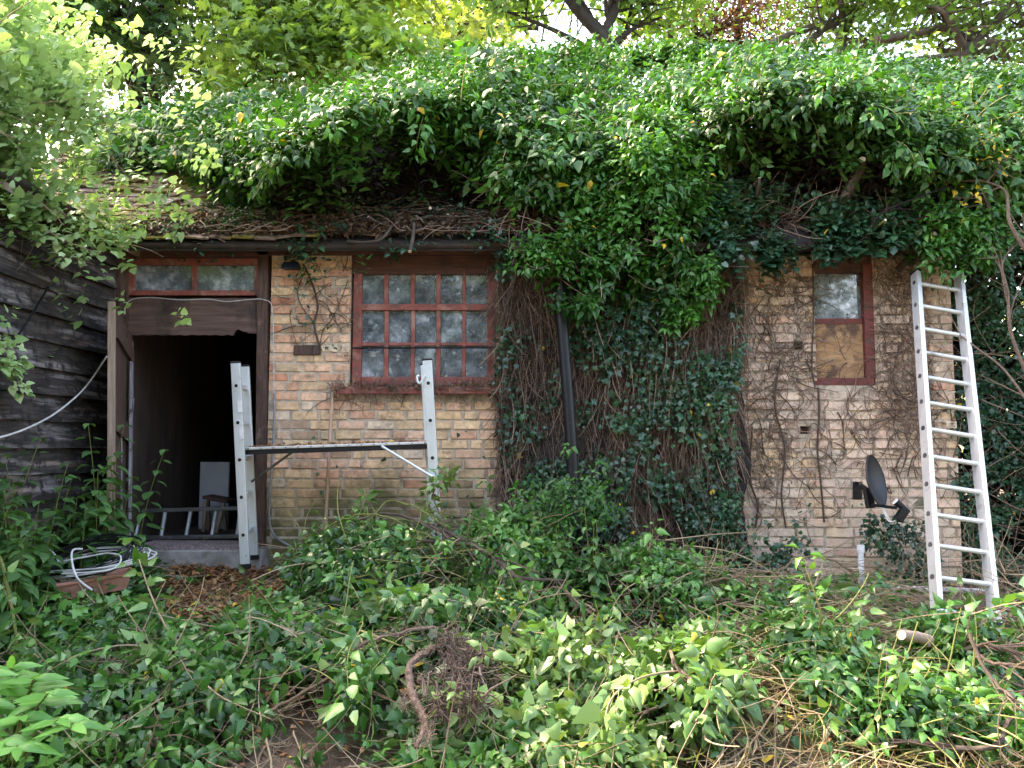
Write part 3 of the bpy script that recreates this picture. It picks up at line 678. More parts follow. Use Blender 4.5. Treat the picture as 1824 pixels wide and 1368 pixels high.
# ================================================================== fittings on the wall
def one(mb, name, mat, label, cat, smooth=False, bevel=0, group=None):
    return tag(mb.build(name, mat, smooth=smooth, bevel=bevel), label, cat, group)
fl_ = empty('flood_light', P(517, 475, 6.1)); tag(fl_, 'small black floodlight high on the brick between door and window', 'lamp')
mb = MB(); a = rect(502, 466, 534, 480, 6.08); mb.add([(a[0], 6.04, a[2]), (a[1], 6.04, a[2]), (a[1] - .01, 6.08, a[3]), (a[0] + .01, 6.08, a[3]), (a[0] + .01, 6.16, a[2] + .01), (a[1] - .01, 6.16, a[2] + .01), (a[1] - .02, 6.15, a[3]), (a[0] + .02, 6.15, a[3])],
     [(0, 1, 2, 3), (7, 6, 5, 4), (0, 3, 7, 4), (1, 5, 6, 2), (3, 2, 6, 7), (0, 4, 5, 1)]); mb.build('housing', M['black'], fl_, bevel=.005)
mb = MB(); mb.box(a[0] + .05, a[0] + .08, 6.14, 6.2, a[2] + .03, a[2] + .06); mb.build('bracket', M['black'], fl_)
# cables
def spl(pts, n=8):
    pts = [Vector(p) for p in pts]; out = []
    for i in range(len(pts) - 1):
        p0, p1, p2, p3 = pts[max(i - 1, 0)], pts[i], pts[i + 1], pts[min(i + 2, len(pts) - 1)]
        for k in range(n):
            t = k / n; out.append(.5 * ((2 * p1) + (p2 - p0) * t + (2 * p0 - 5 * p1 + 4 * p2 - p3) * t * t + (3 * p1 - p0 - 3 * p2 + p3) * t ** 3))
    out.append(pts[-1]); return out
def pl(l, Y): return [P(x, y, Y) for x, y in l]
mb = MB(); mb.tube(spl(pl([(222, 560), (224, 545), (236, 533), (270, 530), (320, 534), (370, 533), (405, 537), (450, 533), (470, 534), (484, 545), (487, 600), (488, 700)], 6.155)), .0036, 6)
one(mb, 'white_cable', M['whitewire'], 'thin white cable tacked along the board above the doorway', 'cable', smooth=True)
mb = MB(); mb.tube(spl(pl([(489, 699), (488, 760), (484, 830), (480, 880), (480, 930), (490, 955), (520, 975)], 6.165)), .009, 8)
one(mb, 'grey_conduit', M['greypipe'], 'thin grey conduit running down the brick right of the doorway', 'conduit', smooth=True)
mb = MB(); mb.tube(spl([P(190, 635, 5.42), PX(150, 692, -2.98), PX(100, 735, -2.96), PX(50, 762, -2.93), PX(0, 779, -2.9), PX(-60, 790, -2.9)]), .006, 8)
one(mb, 'sagging_cable', M['whitewire'], 'pale cable sagging from the open door across the black boards', 'cable', smooth=True)
mb = MB(); mb.tube([PX(86, 511, -3.03), PX(60, 556, -3.0), PX(28, 604, -2.99)], .008, 6)
one(mb, 'black_strut', M['black'], 'thin black rod slanting down the weatherboards at the far left', 'rod', smooth=True)
# broom handle
mb = MB(); mb.tube([P(592, 699, 6.155), P(579, 948, 5.98)], .0135, 12)
one(mb, 'broom_handle', M['handle'], 'pale wooden broom handle leaning on the brick below the window corner', 'pole', smooth=True)
# white plastic waste pipe
wp = empty('waste_pipe', P(1540, 1040, 6.0)); tag(wp, 'white plastic waste pipe with elbow low on the wall below the dish', 'pipe')
mb = MB(); mb.tube([P(1533, 975, 5.96), P(1534, 1030, 5.96)], .021, 14); mb.tube([P(1533, 971, 5.96), P(1533, 984, 5.96)], .027, 14); mb.tube([P(1534, 1020, 5.96), P(1534, 1032, 5.96)], .027, 14); mb.build('upright', M['white'], wp, smooth=True)
mb = MB(); mb.tube(spl([P(1534, 1031, 5.96), P(1537, 1041, 5.95), P(1549, 1045, 5.93)], 5), .026, 14); mb.build('elbow', M['white'], wp, smooth=True)
mb = MB(); mb.tube([P(1549, 1045, 5.93), P(1640, 1049, 5.95), P(1770, 1054, 6.02)], .02, 12); mb.build('run', M['white'], wp, smooth=True)
# satellite dish
sdh = empty('satellite_dish', P(1548, 880, 6.15)); tag(sdh, 'dark grey satellite dish seen side on against the brick', 'satellite dish')
c = Vector(P(1562, 856, 5.82)); nrm_ = Vector((.72, -.70, .2)).normalized(); u_ = Vector((0, 0, 1)); u_ = (u_ - nrm_ * u_.dot(nrm_)).normalized(); v_ = nrm_.cross(u_)
mb = MB(); rg = 9; sgm = 32; vs = []
for side in (0, 1):
    for i in range(rg + 1):
        rr = i / rg
        for k in range(sgm):
            an = 2 * math.pi * k / sgm; vs.append(c + u_ * (.185 * rr * math.cos(an)) + v_ * (.16 * rr * math.sin(an)) + nrm_ * (.05 * rr * rr - .05 - .006 * side))
fs = []
for side in (0, 1):
    o = side * (rg + 1) * sgm
    for i in range(rg):
        for k in range(sgm):
            q = (o + i * sgm + k, o + i * sgm + (k + 1) % sgm, o + (i + 1) * sgm + (k + 1) % sgm, o + (i + 1) * sgm + k); fs.append(q if side == 0 else q[::-1])
o1 = rg * sgm; o2 = (2 * rg + 1) * sgm
fs += [(o1 + k, o1 + (k + 1) % sgm, o2 + (k + 1) % sgm, o2 + k) for k in range(sgm)]
mb.add(vs, fs); mb.tube([c + u_ * (.186 * math.cos(k * math.pi / 16)) + v_ * (.161 * math.sin(k * math.pi / 16)) - nrm_ * .003 for k in range(33)], .0055, 6, cap=False)
mb.build('reflector', M['dish'], sdh, smooth=True)
mb = MB(); mb.bar(P(1553, 899, 5.83), P(1597, 905, 5.66), .022, .014); mb.build('arm', M['black'], sdh, bevel=.003)
mb = MB(); mb.bar(P(1545, 870, 5.9), P(1551, 905, 5.88), .05, .06); mb.bar(P(1534, 866, 6.0), P(1552, 878, 5.88), .03, .03); mb.bar(P(1533, 862, 6.19), P(1534, 868, 5.98), .028, .028); mb.bar(P(1527, 858, 6.19), P(1527, 890, 6.19), .07, .012); mb.build('bracket', M['black'], sdh, bevel=.003)
mb = MB(); mb.tube([P(1596, 894, 5.66), P(1603, 900, 5.65), P(1620, 912, 5.62)], [.026, .023, .014], 14); mb.bar(P(1613, 906, 5.63), P(1599, 927, 5.63), .055, .05, c=None); lo = mb.build('receiver', M['black'], sdh, smooth=False, bevel=.004)
mb = MB(); mb.tube([P(1594.5, 893, 5.66), P(1597, 895, 5.66)], .0235, 14); mb.build('cap', M['white'], lo, smooth=True)
mb = MB(); mb.tube(spl([P(1570, 903, 5.76), P(1577, 918, 5.72), P(1584, 929, 5.68), P(1595, 928, 5.65)]), .004, 6); mb.tube(spl([P(1572, 903, 5.76), P(1580, 918, 5.72), P(1588, 930, 5.68), P(1597, 926, 5.65)]), .004, 6); mb.build('cable', M['whitewire'], sdh, smooth=True)

# ================================================================== work platform (two ladder ends and a tread board)
wpf = empty('work_platform', (-1.3, 5.7, .62)); tag(wpf, 'aluminium folding work platform on two ladder frames in front of the doorway and window', 'platform')
def stile(mb, a, b, wd=.066, dp=.026): mb.bar(a, b, wd, dp)
ends = []
for (ft, fb, bt, bb, fy, by) in (((420, 647), (437, 1008), (436, 653), (452, 992), 5.55, 5.92), ((761, 642), (779, 965), (757, 650), (774, 955), 5.5, 5.86)):
    A0, A1, B0, B1 = (Vector(P(*ft, fy)), Vector(P(*fb, fy)), Vector(P(*bt, by)), Vector(P(*bb, by)))
    for p, q in ((A0, A1), (B0, B1)):
        mb = MB(); stile(mb, p, q); so = mb.build('stile', M['alu'], wpf, bevel=.004)
        mb = MB(); t = (p - q).normalized(); mb.bar(p - t * .001, p + t * .012, .071, .031); mb.build('end_cap', M['black'], so, bevel=.003)
        mb = MB(); mb.bar(q - t * .02, q + t * .015, .073, .036); mb.build('foot', M['black'], so, bevel=.004)
    Lh = (A1 - A0).length; k = 0; f = .105 * 361 / 361
    n_r = int((Lh - .12) / .258) + 1
    for k in range(n_r):
        f = (.16 + .258 * k) / Lh
        if f > .985: break
        p = A0.lerp(A1, f); q = B0.lerp(B1, f)
        mb = MB(); mb.bar(p + (q - p) * .02, q + (p - q) * .02, .032, .032, ref=(0, 0, 1)); r_ = mb.build('rung', M['alu'], wpf, bevel=.004)
        mb = MB(); ax = (A0 - A1).normalized(); sx = ax.cross(Vector((0, 1, 0))).normalized(); e = p + Vector((0, -.0135, 0))
        s1, s2 = .019, .012
        o_ = [e + sx * s1 * math.cos(a_) * 1.1 + ax * s1 * math.sin(a_) * 1.1 for a_ in [math.pi / 8 + i * math.pi / 4 for i in range(8)]]
        i_ = [e + sx * s2 * math.cos(a_) * 1.1 + ax * s2 * math.sin(a_) * 1.1 for a_ in [math.pi / 8 + i * math.pi / 4 for i in range(8)]]
        d_ = Vector((0, -.004, 0)); vs = [v + d_ for v in o_] + [v + d_ for v in i_] + o_ + [v + Vector((0, .003, 0)) for v in i_]
        mb.add(vs, [(i, (i + 1) % 8, 8 + (i + 1) % 8, 8 + i) for i in range(8)] + [(i, 16 + i, 16 + (i + 1) % 8, (i + 1) % 8) for i in range(8)] + [(8 + i, 8 + (i + 1) % 8, 24 + (i + 1) % 8, 24 + i) for i in range(8)])
        mb.build('rung_collar', M['aluw'], r_)
        mb = MB(); mb.add([v + Vector((0, -.001, 0)) for v in i_], [tuple(range(8))]); mb.build('rung_hole', M['black'], r_)
    ends.append((A0, A1, B0, B1))
mb = MB(); tp0, tp1 = Vector(P(431, 797, 5.6)), Vector(P(768, 786, 5.55))
Wd = Vector((0, .34, 0)); u3 = Vector((0, 0, 1))
def slab(mb, a, b, z0, z1, y0=0, y1=.34):
    vs = [p + Vector((0, y, z)) for p in (a, b) for y in (y0, y1) for z in (z0, z1)]
    mb.add(vs, [(0, 1, 3, 2), (4, 6, 7, 5), (0, 4, 5, 1), (2, 3, 7, 6), (0, 2, 6, 4), (1, 5, 7, 3)])
slab(mb, tp0, tp1, -.018, .0); mb.build('tread_trim', M['aluw'], wpf, bevel=.003)
mb = MB(); slab(mb, tp0, tp1, -.052, -.0185, .006, .334); mb.build('tread_board', M['black'], wpf)
mb = MB()
for k in range(15): c_ = tp0.lerp(tp1, (k + .5) / 15) + Vector((0, -.001, -.009)); mb.box(c_.x - .004, c_.x + .004, c_.y - .003, c_.y + .001, c_.z - .004, c_.z + .004)
mb.build('rivet_row', M['darkalu'], wpf)
mb = MB(); mb.tube([P(521, 805, 5.72), P(448, 858, 5.76)], .009, 8); mb.build('brace', M['darkalu'], wpf, smooth=True)
mb = MB(); mb.tube([P(680, 795, 5.56), P(770, 849, 5.46)], .009, 8); mb.tube([P(768, 849, 5.45), P(774, 849, 5.45)], .013, 8); mb.build('brace', M['alu'], wpf, smooth=True)
mb = MB()
mb.tube(spl([P(757, 669, 5.48), P(749, 682, 5.48), P(744, 680, 5.48), P(743, 671, 5.48), P(747, 670, 5.48)], 4), .0085, 8); mb.build('hook', M['aluw'], wpf, smooth=True)
mb = MB(); mb.bar(P(427, 712, 5.53), P(428, 734, 5.53), .032, .002); mb.build('paper_label', M['white'], wpf); mb = MB(); mb.bar(P(430, 760, 5.53), P(431, 782, 5.53), .03, .002); mb.build('paper_label', M['white'], wpf)

# ================================================================== ladder at the right
ldr = empty('ladder', P(1715, 1105, 4.9)); tag(ldr, 'pale aluminium ladder leaning against the ivy at the right corner of the brick wall', 'ladder')
Lt, Lb, Rt, Rb = (Vector(P(*q)) for q in ((1631, 487, 5.98), (1671, 1120, 4.85), (1707, 489, 6.02), (1773, 1114, 4.95)))
for p, q in ((Lt, Lb), (Rt, Rb)):
    mb = MB(); ref = (Rb - Lb).cross(p - q).normalized(); mb.bar(p, q, .034, .08, ref=ref); so = mb.build('stile', M['aluw'], ldr, bevel=.004)
    t = (p - q).normalized(); mb = MB(); mb.bar(p, p + t * .015, .038, .084, ref=ref); mb.build('end_cap', M['black'], so)
    mb = MB(); mb.bar(q - t * .03, q + t * .01, .042, .09, ref=ref); mb.build('foot', M['black'], so)
n_r = 13
for k in range(n_r):
    f = .035 + .925 * k / (n_r - 1) 
    p, q = Lt.lerp(Lb, f), Rt.lerp(Rb, f + .022)
    mb = MB(); mb.tube([p, q], .0165, 10); r_ = mb.build('rung', M['aluw'], ldr, smooth=True)
    d = (q - p).normalized(); mb = MB(); mb.tube([p - d * .019, p - d * .0165], .019, 12); mb.build('rung_rivet', M['darkalu'], r_, smooth=True); mb = MB(); mb.tube([q + d * .019, q + d * .0165], .019, 12); mb.build('rung_rivet', M['darkalu'], r_, smooth=True)

# ================================================================== inside the doorway
il = empty('lying_ladder', P(320, 950, 6.75)); tag(il, 'aluminium ladder lying on its side across the dark room inside the doorway', 'ladder')
a0, a1, b0, b1 = P(238, 910, 6.75), P(470, 904, 6.9), P(238, 958, 6.6), P(470, 954, 6.72)
for p, q in ((a0, a1), (b0, b1)):
    mb = MB(); mb.bar(p, q, .03, .07); mb.build('stile', M['darkalu'], il, bevel=.003)
for xt, xb in ((249, 241), (294, 286), (339, 330), (384, 376), (428, 421)):
    mb = MB(); f = (xt - 238) / 232; f2 = (xb - 238) / 232; mb.tube([Vector(a0).lerp(Vector(a1), f), Vector(b0).lerp(Vector(b1), f2)], .016, 10); mb.build('rung', M['aluw'], il, smooth=True)
FZ = dz0
def onfloor(px0, px1, pytop, Y, zt=None):
    a = P(px0, pytop, Y); b = P(px1, pytop, Y); return float(a[0]), float(b[0]), float(a[2])
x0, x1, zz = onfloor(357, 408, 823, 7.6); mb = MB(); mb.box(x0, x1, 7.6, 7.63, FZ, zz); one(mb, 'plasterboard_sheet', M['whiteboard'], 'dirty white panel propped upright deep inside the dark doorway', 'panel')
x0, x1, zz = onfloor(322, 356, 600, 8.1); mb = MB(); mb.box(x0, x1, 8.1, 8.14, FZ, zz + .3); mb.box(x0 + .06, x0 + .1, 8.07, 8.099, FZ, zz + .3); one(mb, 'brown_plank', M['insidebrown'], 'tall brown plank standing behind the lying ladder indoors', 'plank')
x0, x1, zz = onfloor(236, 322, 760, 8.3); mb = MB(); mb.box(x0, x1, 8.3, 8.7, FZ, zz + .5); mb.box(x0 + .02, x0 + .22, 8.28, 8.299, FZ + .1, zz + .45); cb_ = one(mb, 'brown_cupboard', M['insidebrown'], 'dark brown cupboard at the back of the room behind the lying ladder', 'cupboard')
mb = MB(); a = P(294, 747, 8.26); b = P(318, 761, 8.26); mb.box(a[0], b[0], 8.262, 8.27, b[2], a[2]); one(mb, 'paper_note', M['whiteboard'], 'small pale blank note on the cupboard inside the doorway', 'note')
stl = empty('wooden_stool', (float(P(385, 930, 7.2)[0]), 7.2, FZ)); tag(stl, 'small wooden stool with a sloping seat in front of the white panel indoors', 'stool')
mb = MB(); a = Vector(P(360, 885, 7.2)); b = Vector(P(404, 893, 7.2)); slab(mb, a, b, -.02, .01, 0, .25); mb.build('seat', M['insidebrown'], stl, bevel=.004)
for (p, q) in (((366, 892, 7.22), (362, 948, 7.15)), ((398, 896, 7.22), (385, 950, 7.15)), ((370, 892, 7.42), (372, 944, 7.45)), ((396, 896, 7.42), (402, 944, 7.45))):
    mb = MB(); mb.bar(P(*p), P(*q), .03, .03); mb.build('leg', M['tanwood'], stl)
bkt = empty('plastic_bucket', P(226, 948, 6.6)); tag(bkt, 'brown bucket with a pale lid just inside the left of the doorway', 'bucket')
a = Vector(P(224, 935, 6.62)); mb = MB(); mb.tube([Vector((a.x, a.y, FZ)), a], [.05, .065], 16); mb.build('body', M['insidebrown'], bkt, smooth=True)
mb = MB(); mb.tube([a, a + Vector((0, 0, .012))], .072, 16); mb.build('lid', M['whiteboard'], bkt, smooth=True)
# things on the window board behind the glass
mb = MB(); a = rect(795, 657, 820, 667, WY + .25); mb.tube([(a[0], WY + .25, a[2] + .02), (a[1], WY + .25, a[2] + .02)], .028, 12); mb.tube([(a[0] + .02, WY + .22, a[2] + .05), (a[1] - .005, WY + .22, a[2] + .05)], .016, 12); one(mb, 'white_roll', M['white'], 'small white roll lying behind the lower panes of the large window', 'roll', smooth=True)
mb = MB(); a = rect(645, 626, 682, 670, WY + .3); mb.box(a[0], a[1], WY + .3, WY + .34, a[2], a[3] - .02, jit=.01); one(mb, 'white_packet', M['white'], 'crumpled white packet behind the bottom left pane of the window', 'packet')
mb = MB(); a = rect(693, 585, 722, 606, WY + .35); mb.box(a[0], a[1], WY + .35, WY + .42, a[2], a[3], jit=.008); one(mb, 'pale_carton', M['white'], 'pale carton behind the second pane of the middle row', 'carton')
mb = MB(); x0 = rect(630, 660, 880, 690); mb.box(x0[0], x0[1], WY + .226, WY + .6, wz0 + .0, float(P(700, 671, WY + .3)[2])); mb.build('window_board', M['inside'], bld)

# ================================================================== terracotta trough and coils
tr_ = empty('terracotta_trough', P(160, 1050, 4.9)); tag(tr_, 'long terracotta planting trough by the nettles with cable piled in it', 'planter')
TA, TB = Vector(P(98, 1040, 4.8)), Vector(P(236, 1018, 5.0)); ax = (TB - TA).normalized(); sd_ = Vector((-ax.y, ax.x, 0)).normalized()
mb = MB(); Wt = .2; dpn = .11
def ring(z, ins): return [TA + ax * ins + sd_ * ins + Vector((0, 0, z)), TB - ax * ins + sd_ * ins + Vector((0, 0, z)), TB - ax * ins + sd_ * (Wt - ins) + Vector((0, 0, z)), TA + ax * ins + sd_ * (Wt - ins) + Vector((0, 0, z))]
rs = [ring(-dpn, .03), ring(-.022, .008), ring(-.022, -.008), ring(0, -.008), ring(0, .012), ring(-dpn + .02, .04)]
vs = [v for r in rs for v in r]; fs = [(3, 2, 1, 0), (20, 21, 22, 23)] + [(i * 4 + k, i * 4 + (k + 1) % 4, i * 4 + 4 + (k + 1) % 4, i * 4 + 4 + k) for i in range(5) for k in range(4)]
mb.add(vs, fs); mb.build('body', M['terracotta'], tr_, bevel=.006)
def coil(c, rx, ry, tilt, n, seed, r=.005):
    rr = random.Random(seed); pts = []; cc = Vector(c)
    for k in range(int(n * 14)):
        a = k / 14 * 2 * math.pi; s = 1 + .22 * math.sin(k * .37 + seed) + rr.uniform(-.03, .03)
        pts.append(cc + Vector((math.cos(a) * rx * s + .02 * math.sin(k * .1), math.sin(a) * ry * s, (.07 * math.sin(a) + .02 * math.sin(a * 1.02 + seed)) + tilt * math.cos(a) + .004 * k / 14 + rr.uniform(-.008, .008))))
    return spl(pts, 2)
cbase = (TA + TB) / 2 + sd_ * .1 + Vector((-.04, -.02, .06))
mb = MB(); mb.tube(coil(cbase, .34, .12, .04, 11, 2), .0048, 6)
one(mb, 'white_cable_coil', M['whitewire'], 'tangled coil of thick white cable heaped on the terracotta trough', 'cable', smooth=True)
mb = MB(); mb.tube(coil(cbase + Vector((.03, 0, .03)), .26, .1, .05, 14, 5), .0035, 5); mb.tube(coil(cbase + Vector((-.02, 0, .01)), .3, .12, .03, 8, 9), .004, 5)
one(mb, 'black_cable_coil', M['black'], 'tangled thin black cable mixed into the coil over the trough', 'cable', smooth=True)
mb = MB(); mb.tube(spl([P(25, 995, 5.0), P(75, 1006, 4.95), P(110, 1000, 4.9), P(190, 985, 4.95)]), .005, 8)
mb.tube(spl([P(38, 957, 5.0), P(70, 966, 4.98), P(95, 985, 4.95), P(104, 1000, 4.95)]), .005, 8)
mb.tube(spl([P(190, 985, 4.9), P(214, 990, 4.85), P(210, 1007, 4.8), P(185, 1017, 4.75), P(110, 1022, 4.7)]), .005, 8)
mb.tube(spl([P(146, 978, 4.8), P(130, 980, 4.72), P(128, 1000, 4.68), P(138, 1030, 4.62), P(164, 1051, 4.58)]), .0062, 8)
one(mb, 'white_cable_loops', M['whitewire'], 'white cable ends looping out over the edge of the trough', 'cable', smooth=True)
# ================================================================== ivy on the roof
TOPX = [-200, 120, 200, 300, 400, 480, 600, 700, 830, 950, 1000, 1060, 1200, 1250, 1350, 1450, 1600, 1700, 1824, 2100]
TOPY = [275, 240, 222, 212, 185, 188, 176, 144, 108, 96, 106, 108, 100, 94, 108, 110, 122, 134, 152, 184]
def ctop(px): return np.interp(px, TOPX, TOPY)
BOTX = [-200, 200, 300, 400, 470, 560, 620, 700, 800, 870, 950, 1250, 1300, 1340, 1420, 1520, 1600, 1700, 2000]
BOTY = [300, 300, 298, 310, 345, 290, 235, 218, 238, 300, 400, 400, 270, 222, 218, 235, 305, 350, 385]
def canopyY(px, py):
    tp = ctop(px); t = np.clip((py - tp) / np.maximum(np.interp(px, BOTX, BOTY) - tp, 60), -.3, 1.35)
    base = np.interp(px, [0, 250, 500, 700], [7.35, 7.4, 7.6, 7.95])
    f = np.interp(px, [0, 300, 420, 600], [.75, .8, 1.5, 1.95])
    y = base - f * np.sin(np.clip(t, 0, .68) / .68 * math.pi / 2) ** .9 + np.clip(t - .68, 0, 1) * 1.3 + np.clip(-t, 0, 1) * 1.0
    a, b = px / 230.0, py / 230.0
    return y + .22 * noise(a * 1.0, b * 1.3, 21, 1.2) + .15 * noise(a, b, 22, .45)
def roofYZ(Y): return EZ + (Y - EY) * SL
def thing(name, label, cat, loc, group=None):
    e = empty(name, loc); tag(e, label, cat, group); return e
def ivy_mass(parent, poly, Yf, n, seed, size=.06, L=.13, nl=8, kind='ovate', mat='ivy', deep=.3, droop=.45, yellow=.003, jit=10, thr=-.35, rough_edge=True, name='foliage', nup=.8, into=None):
    px, py = scatter(poly, n, seed); r = np.random.default_rng(seed + 5)
    px = px + r.normal(0, jit, len(px)); py = py + r.normal(0, jit, len(px))
    k = noise(px / 230, py / 230, seed, .5) > thr + r.normal(0, .25, len(px)); px, py = px[k], py[k]
    p, nn = surf(px, py, Yf); dd = r.exponential(deep * .4, len(p)); p = p - nn * dd[:, None]
    base = np.clip(.5 + .35 * noise(px / 230, py / 230, seed + 50, 1.1) + r.normal(0, .16, len(px)), 0, 1)
    o = nn + UP * .55 + r.normal(0, .35, p.shape)
    tm = into or TM()
    sprigs(tm, p, o, nl=nl, L=L, size=size, droop=droop, kind=kind, rnd=base, yellow=yellow, seed=seed, nup=nup)
    if into is None: return tm.build(name, M[mat], parent)

roof_ivy = thing('roof_ivy', 'huge bright green mound of ivy covering the roof from end to end', 'ivy', (0, 7, 4.5))
C1 = [(150, 230), (300, 212), (400, 186), (600, 176), (700, 144), (830, 110), (1000, 104), (1250, 96), (1450, 110), (1700, 134), (1980, 174), (1980, 380), (1824, 330), (1700, 345), (1600, 300), (1520, 225), (1420, 212), (1340, 212), (1290, 262),
      (1240, 320), (1150, 330), (1000, 330), (890, 330), (860, 290), (800, 232), (700, 212), (615, 232), (560, 285), (500, 330), (440, 372), (415, 325), (385, 296), (300, 290), (205, 300), (150, 290)]
cf = TM()
ivy_mass(None, C1, canopyY, 10500, 31, size=.088, L=.18, nl=8, into=cf, deep=.35, thr=-.55)
ivy_mass(None, [(395, 300), (520, 300), (470, 370), (440, 415), (385, 425), (372, 380), (378, 340)], lambda x, y: 6.75 - (y - 300) / 125 * .75 + .1 * noise(x / 230, y / 230, 23, .6), 620, 36, size=.06, L=.12, into=cf)
ivy_mass(None, [(150, 240), (400, 210), (430, 320), (390, 292), (300, 288), (205, 298), (150, 290)], lambda x, y: np.interp(y, [200, 330], [7.5, 6.75]) + .15 * noise(x / 230, y / 230, 37, .7), 1300, 37, size=.08, L=.14, into=cf, thr=-1.5)
# far side and crest so that the mound is closed from other positions
px, py = scatter([(150, 222), (600, 179), (830, 114), (1250, 100), (1980, 179), (1980, 155), (1250, 82), (830, 96), (600, 162), (150, 212)], 3200, 39)
cf_p, cf_n = surf(px, py, lambda x, y: canopyY(x, y) + .1)
sprigs(cf, cf_p + rng.normal(0, .1, cf_p.shape) * np.array([1, 1, .5]) - np.array([0, 0, .16]), UP + rng.normal(0, .4, cf_p.shape), nl=7, size=.09, L=.17, seed=40)
XX = rng.uniform(XL - 1.2, XR, 2600); YYb = rng.uniform(7.9, 9.8, 2600)
ZZ = EZ + (RY - EY) * SL - (YYb - RY) * SL + .15 + .15 * noise(XX, YYb, 24, 1)
sprigs(cf, np.stack([XX, YYb, ZZ], -1), UP + np.array([0, .5, 0]) + rng.normal(0, .3, (2600, 3)), nl=6, size=.085, L=.15, seed=41)
# long loose shoots that break the mound's outline
r = np.random.default_rng(46); px, py = scatter(C1, 900, 47); p_, n_ = surf(px, py, canopyY); sd_dir = n_ * .8 + np.array([0, -.4, .25]) + r.normal(0, .45, p_.shape)
sh = wander(p_ - n_ * .05, sd_dir, r.uniform(.18, .5, len(p_)), 7, wig=.2, grav=.14, seed=48); q_ = sh[:, 2:].reshape(-1, 3); t_ = np.gradient(sh, axis=1)[:, 2:].reshape(-1, 3)
sprigs(cf, q_, t_ + r.normal(0, .01, q_.shape), nl=3, L=.05, size=.1, droop=.55, seed=49, nz=.4, pet=.03, rnd=np.clip(np.repeat(r.uniform(.1, 1, len(p_)), 5), 0, 1), yellow=.004)
shm = TM(); tubes(shm, sh, np.linspace(.004, .0018, 7)[None] * np.ones((len(p_), 1)), 3, rnd=r.random(len(p_))); shm.build('shoots', M['greentwig'], roof_ivy)
ivy_mass(None, [(1640, 375), (1800, 380), (1800, 462), (1700, 470), (1630, 440)], lambda x, y: 5.85 + .08 * noise(x / 230, y / 230, 53, .5), 260, 99, size=.08, L=.12, nl=6, into=cf, thr=-2, droop=.7)
cf.build('foliage', M['ivy'], roof_ivy)
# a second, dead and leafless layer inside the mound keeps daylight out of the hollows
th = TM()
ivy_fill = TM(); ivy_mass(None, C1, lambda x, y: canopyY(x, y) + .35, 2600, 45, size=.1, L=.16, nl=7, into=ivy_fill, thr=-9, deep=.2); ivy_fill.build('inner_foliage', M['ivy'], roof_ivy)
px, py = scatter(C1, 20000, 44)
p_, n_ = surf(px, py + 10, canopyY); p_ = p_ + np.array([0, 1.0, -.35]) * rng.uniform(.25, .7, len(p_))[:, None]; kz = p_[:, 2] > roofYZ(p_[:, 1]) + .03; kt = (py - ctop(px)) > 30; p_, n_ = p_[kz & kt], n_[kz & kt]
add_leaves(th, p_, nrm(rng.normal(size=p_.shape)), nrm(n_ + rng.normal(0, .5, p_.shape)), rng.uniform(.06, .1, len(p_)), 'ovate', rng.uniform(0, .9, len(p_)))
th.build('dead_leaves', M['shadethatch'], roof_ivy)
# the tangle of stems in the hollows
stt = TM()
def hollow_stems(poly, n, seed, tmx, r0=.003):
    px, py = scatter(poly, n, seed); r = np.random.default_rng(seed)
    Y = r.uniform(6.35, 7.7, n); p = P(px, py, Y)
    zr_ = roofYZ(p[:, 1]) + .02; p[:, 2] = np.maximum(p[:, 2], zr_)
    d = r.normal(0, 1, (n, 3)) * np.array([1, .5, .8]) + np.array([0, -.1, .2])
    c = wander(p, d, r.uniform(.25, .8, n), 9, wig=.3, seed=seed)
    c[:, :, 2] = np.maximum(c[:, :, 2], roofYZ(c[:, :, 1]) + .01)
    w_ = r.uniform(.6, 1.0, n) ** 3 * r0 * 2.2
    tubes(tmx, c, w_[:, None] * np.linspace(1, .4, 9)[None], 3, rnd=r.uniform(0, .55, n))
HL = [(520, 340), (600, 235), (700, 215), (800, 240), (880, 320), (930, 420), (480, 425)]
HR = [(1250, 330), (1300, 250), (1420, 215), (1520, 230), (1600, 320), (1700, 350), (1850, 350), (1850, 430), (1560, 400), (1250, 400)]
hollow_stems(HL, 2400, 51, stt, .0035); hollow_stems(HR, 2200, 52, stt, .0035)
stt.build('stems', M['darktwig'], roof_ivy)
# near-black leaf curtain in place of shade at the back of each hollow
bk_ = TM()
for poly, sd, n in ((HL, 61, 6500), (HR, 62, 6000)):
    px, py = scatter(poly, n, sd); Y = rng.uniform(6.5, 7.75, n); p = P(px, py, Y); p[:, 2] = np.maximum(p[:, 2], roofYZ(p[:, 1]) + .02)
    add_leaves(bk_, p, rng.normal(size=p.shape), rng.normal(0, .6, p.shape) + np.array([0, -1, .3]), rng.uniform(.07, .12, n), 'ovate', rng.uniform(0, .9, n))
bk_.build('withered_shade_leaves', M['shadethatch'], roof_ivy)

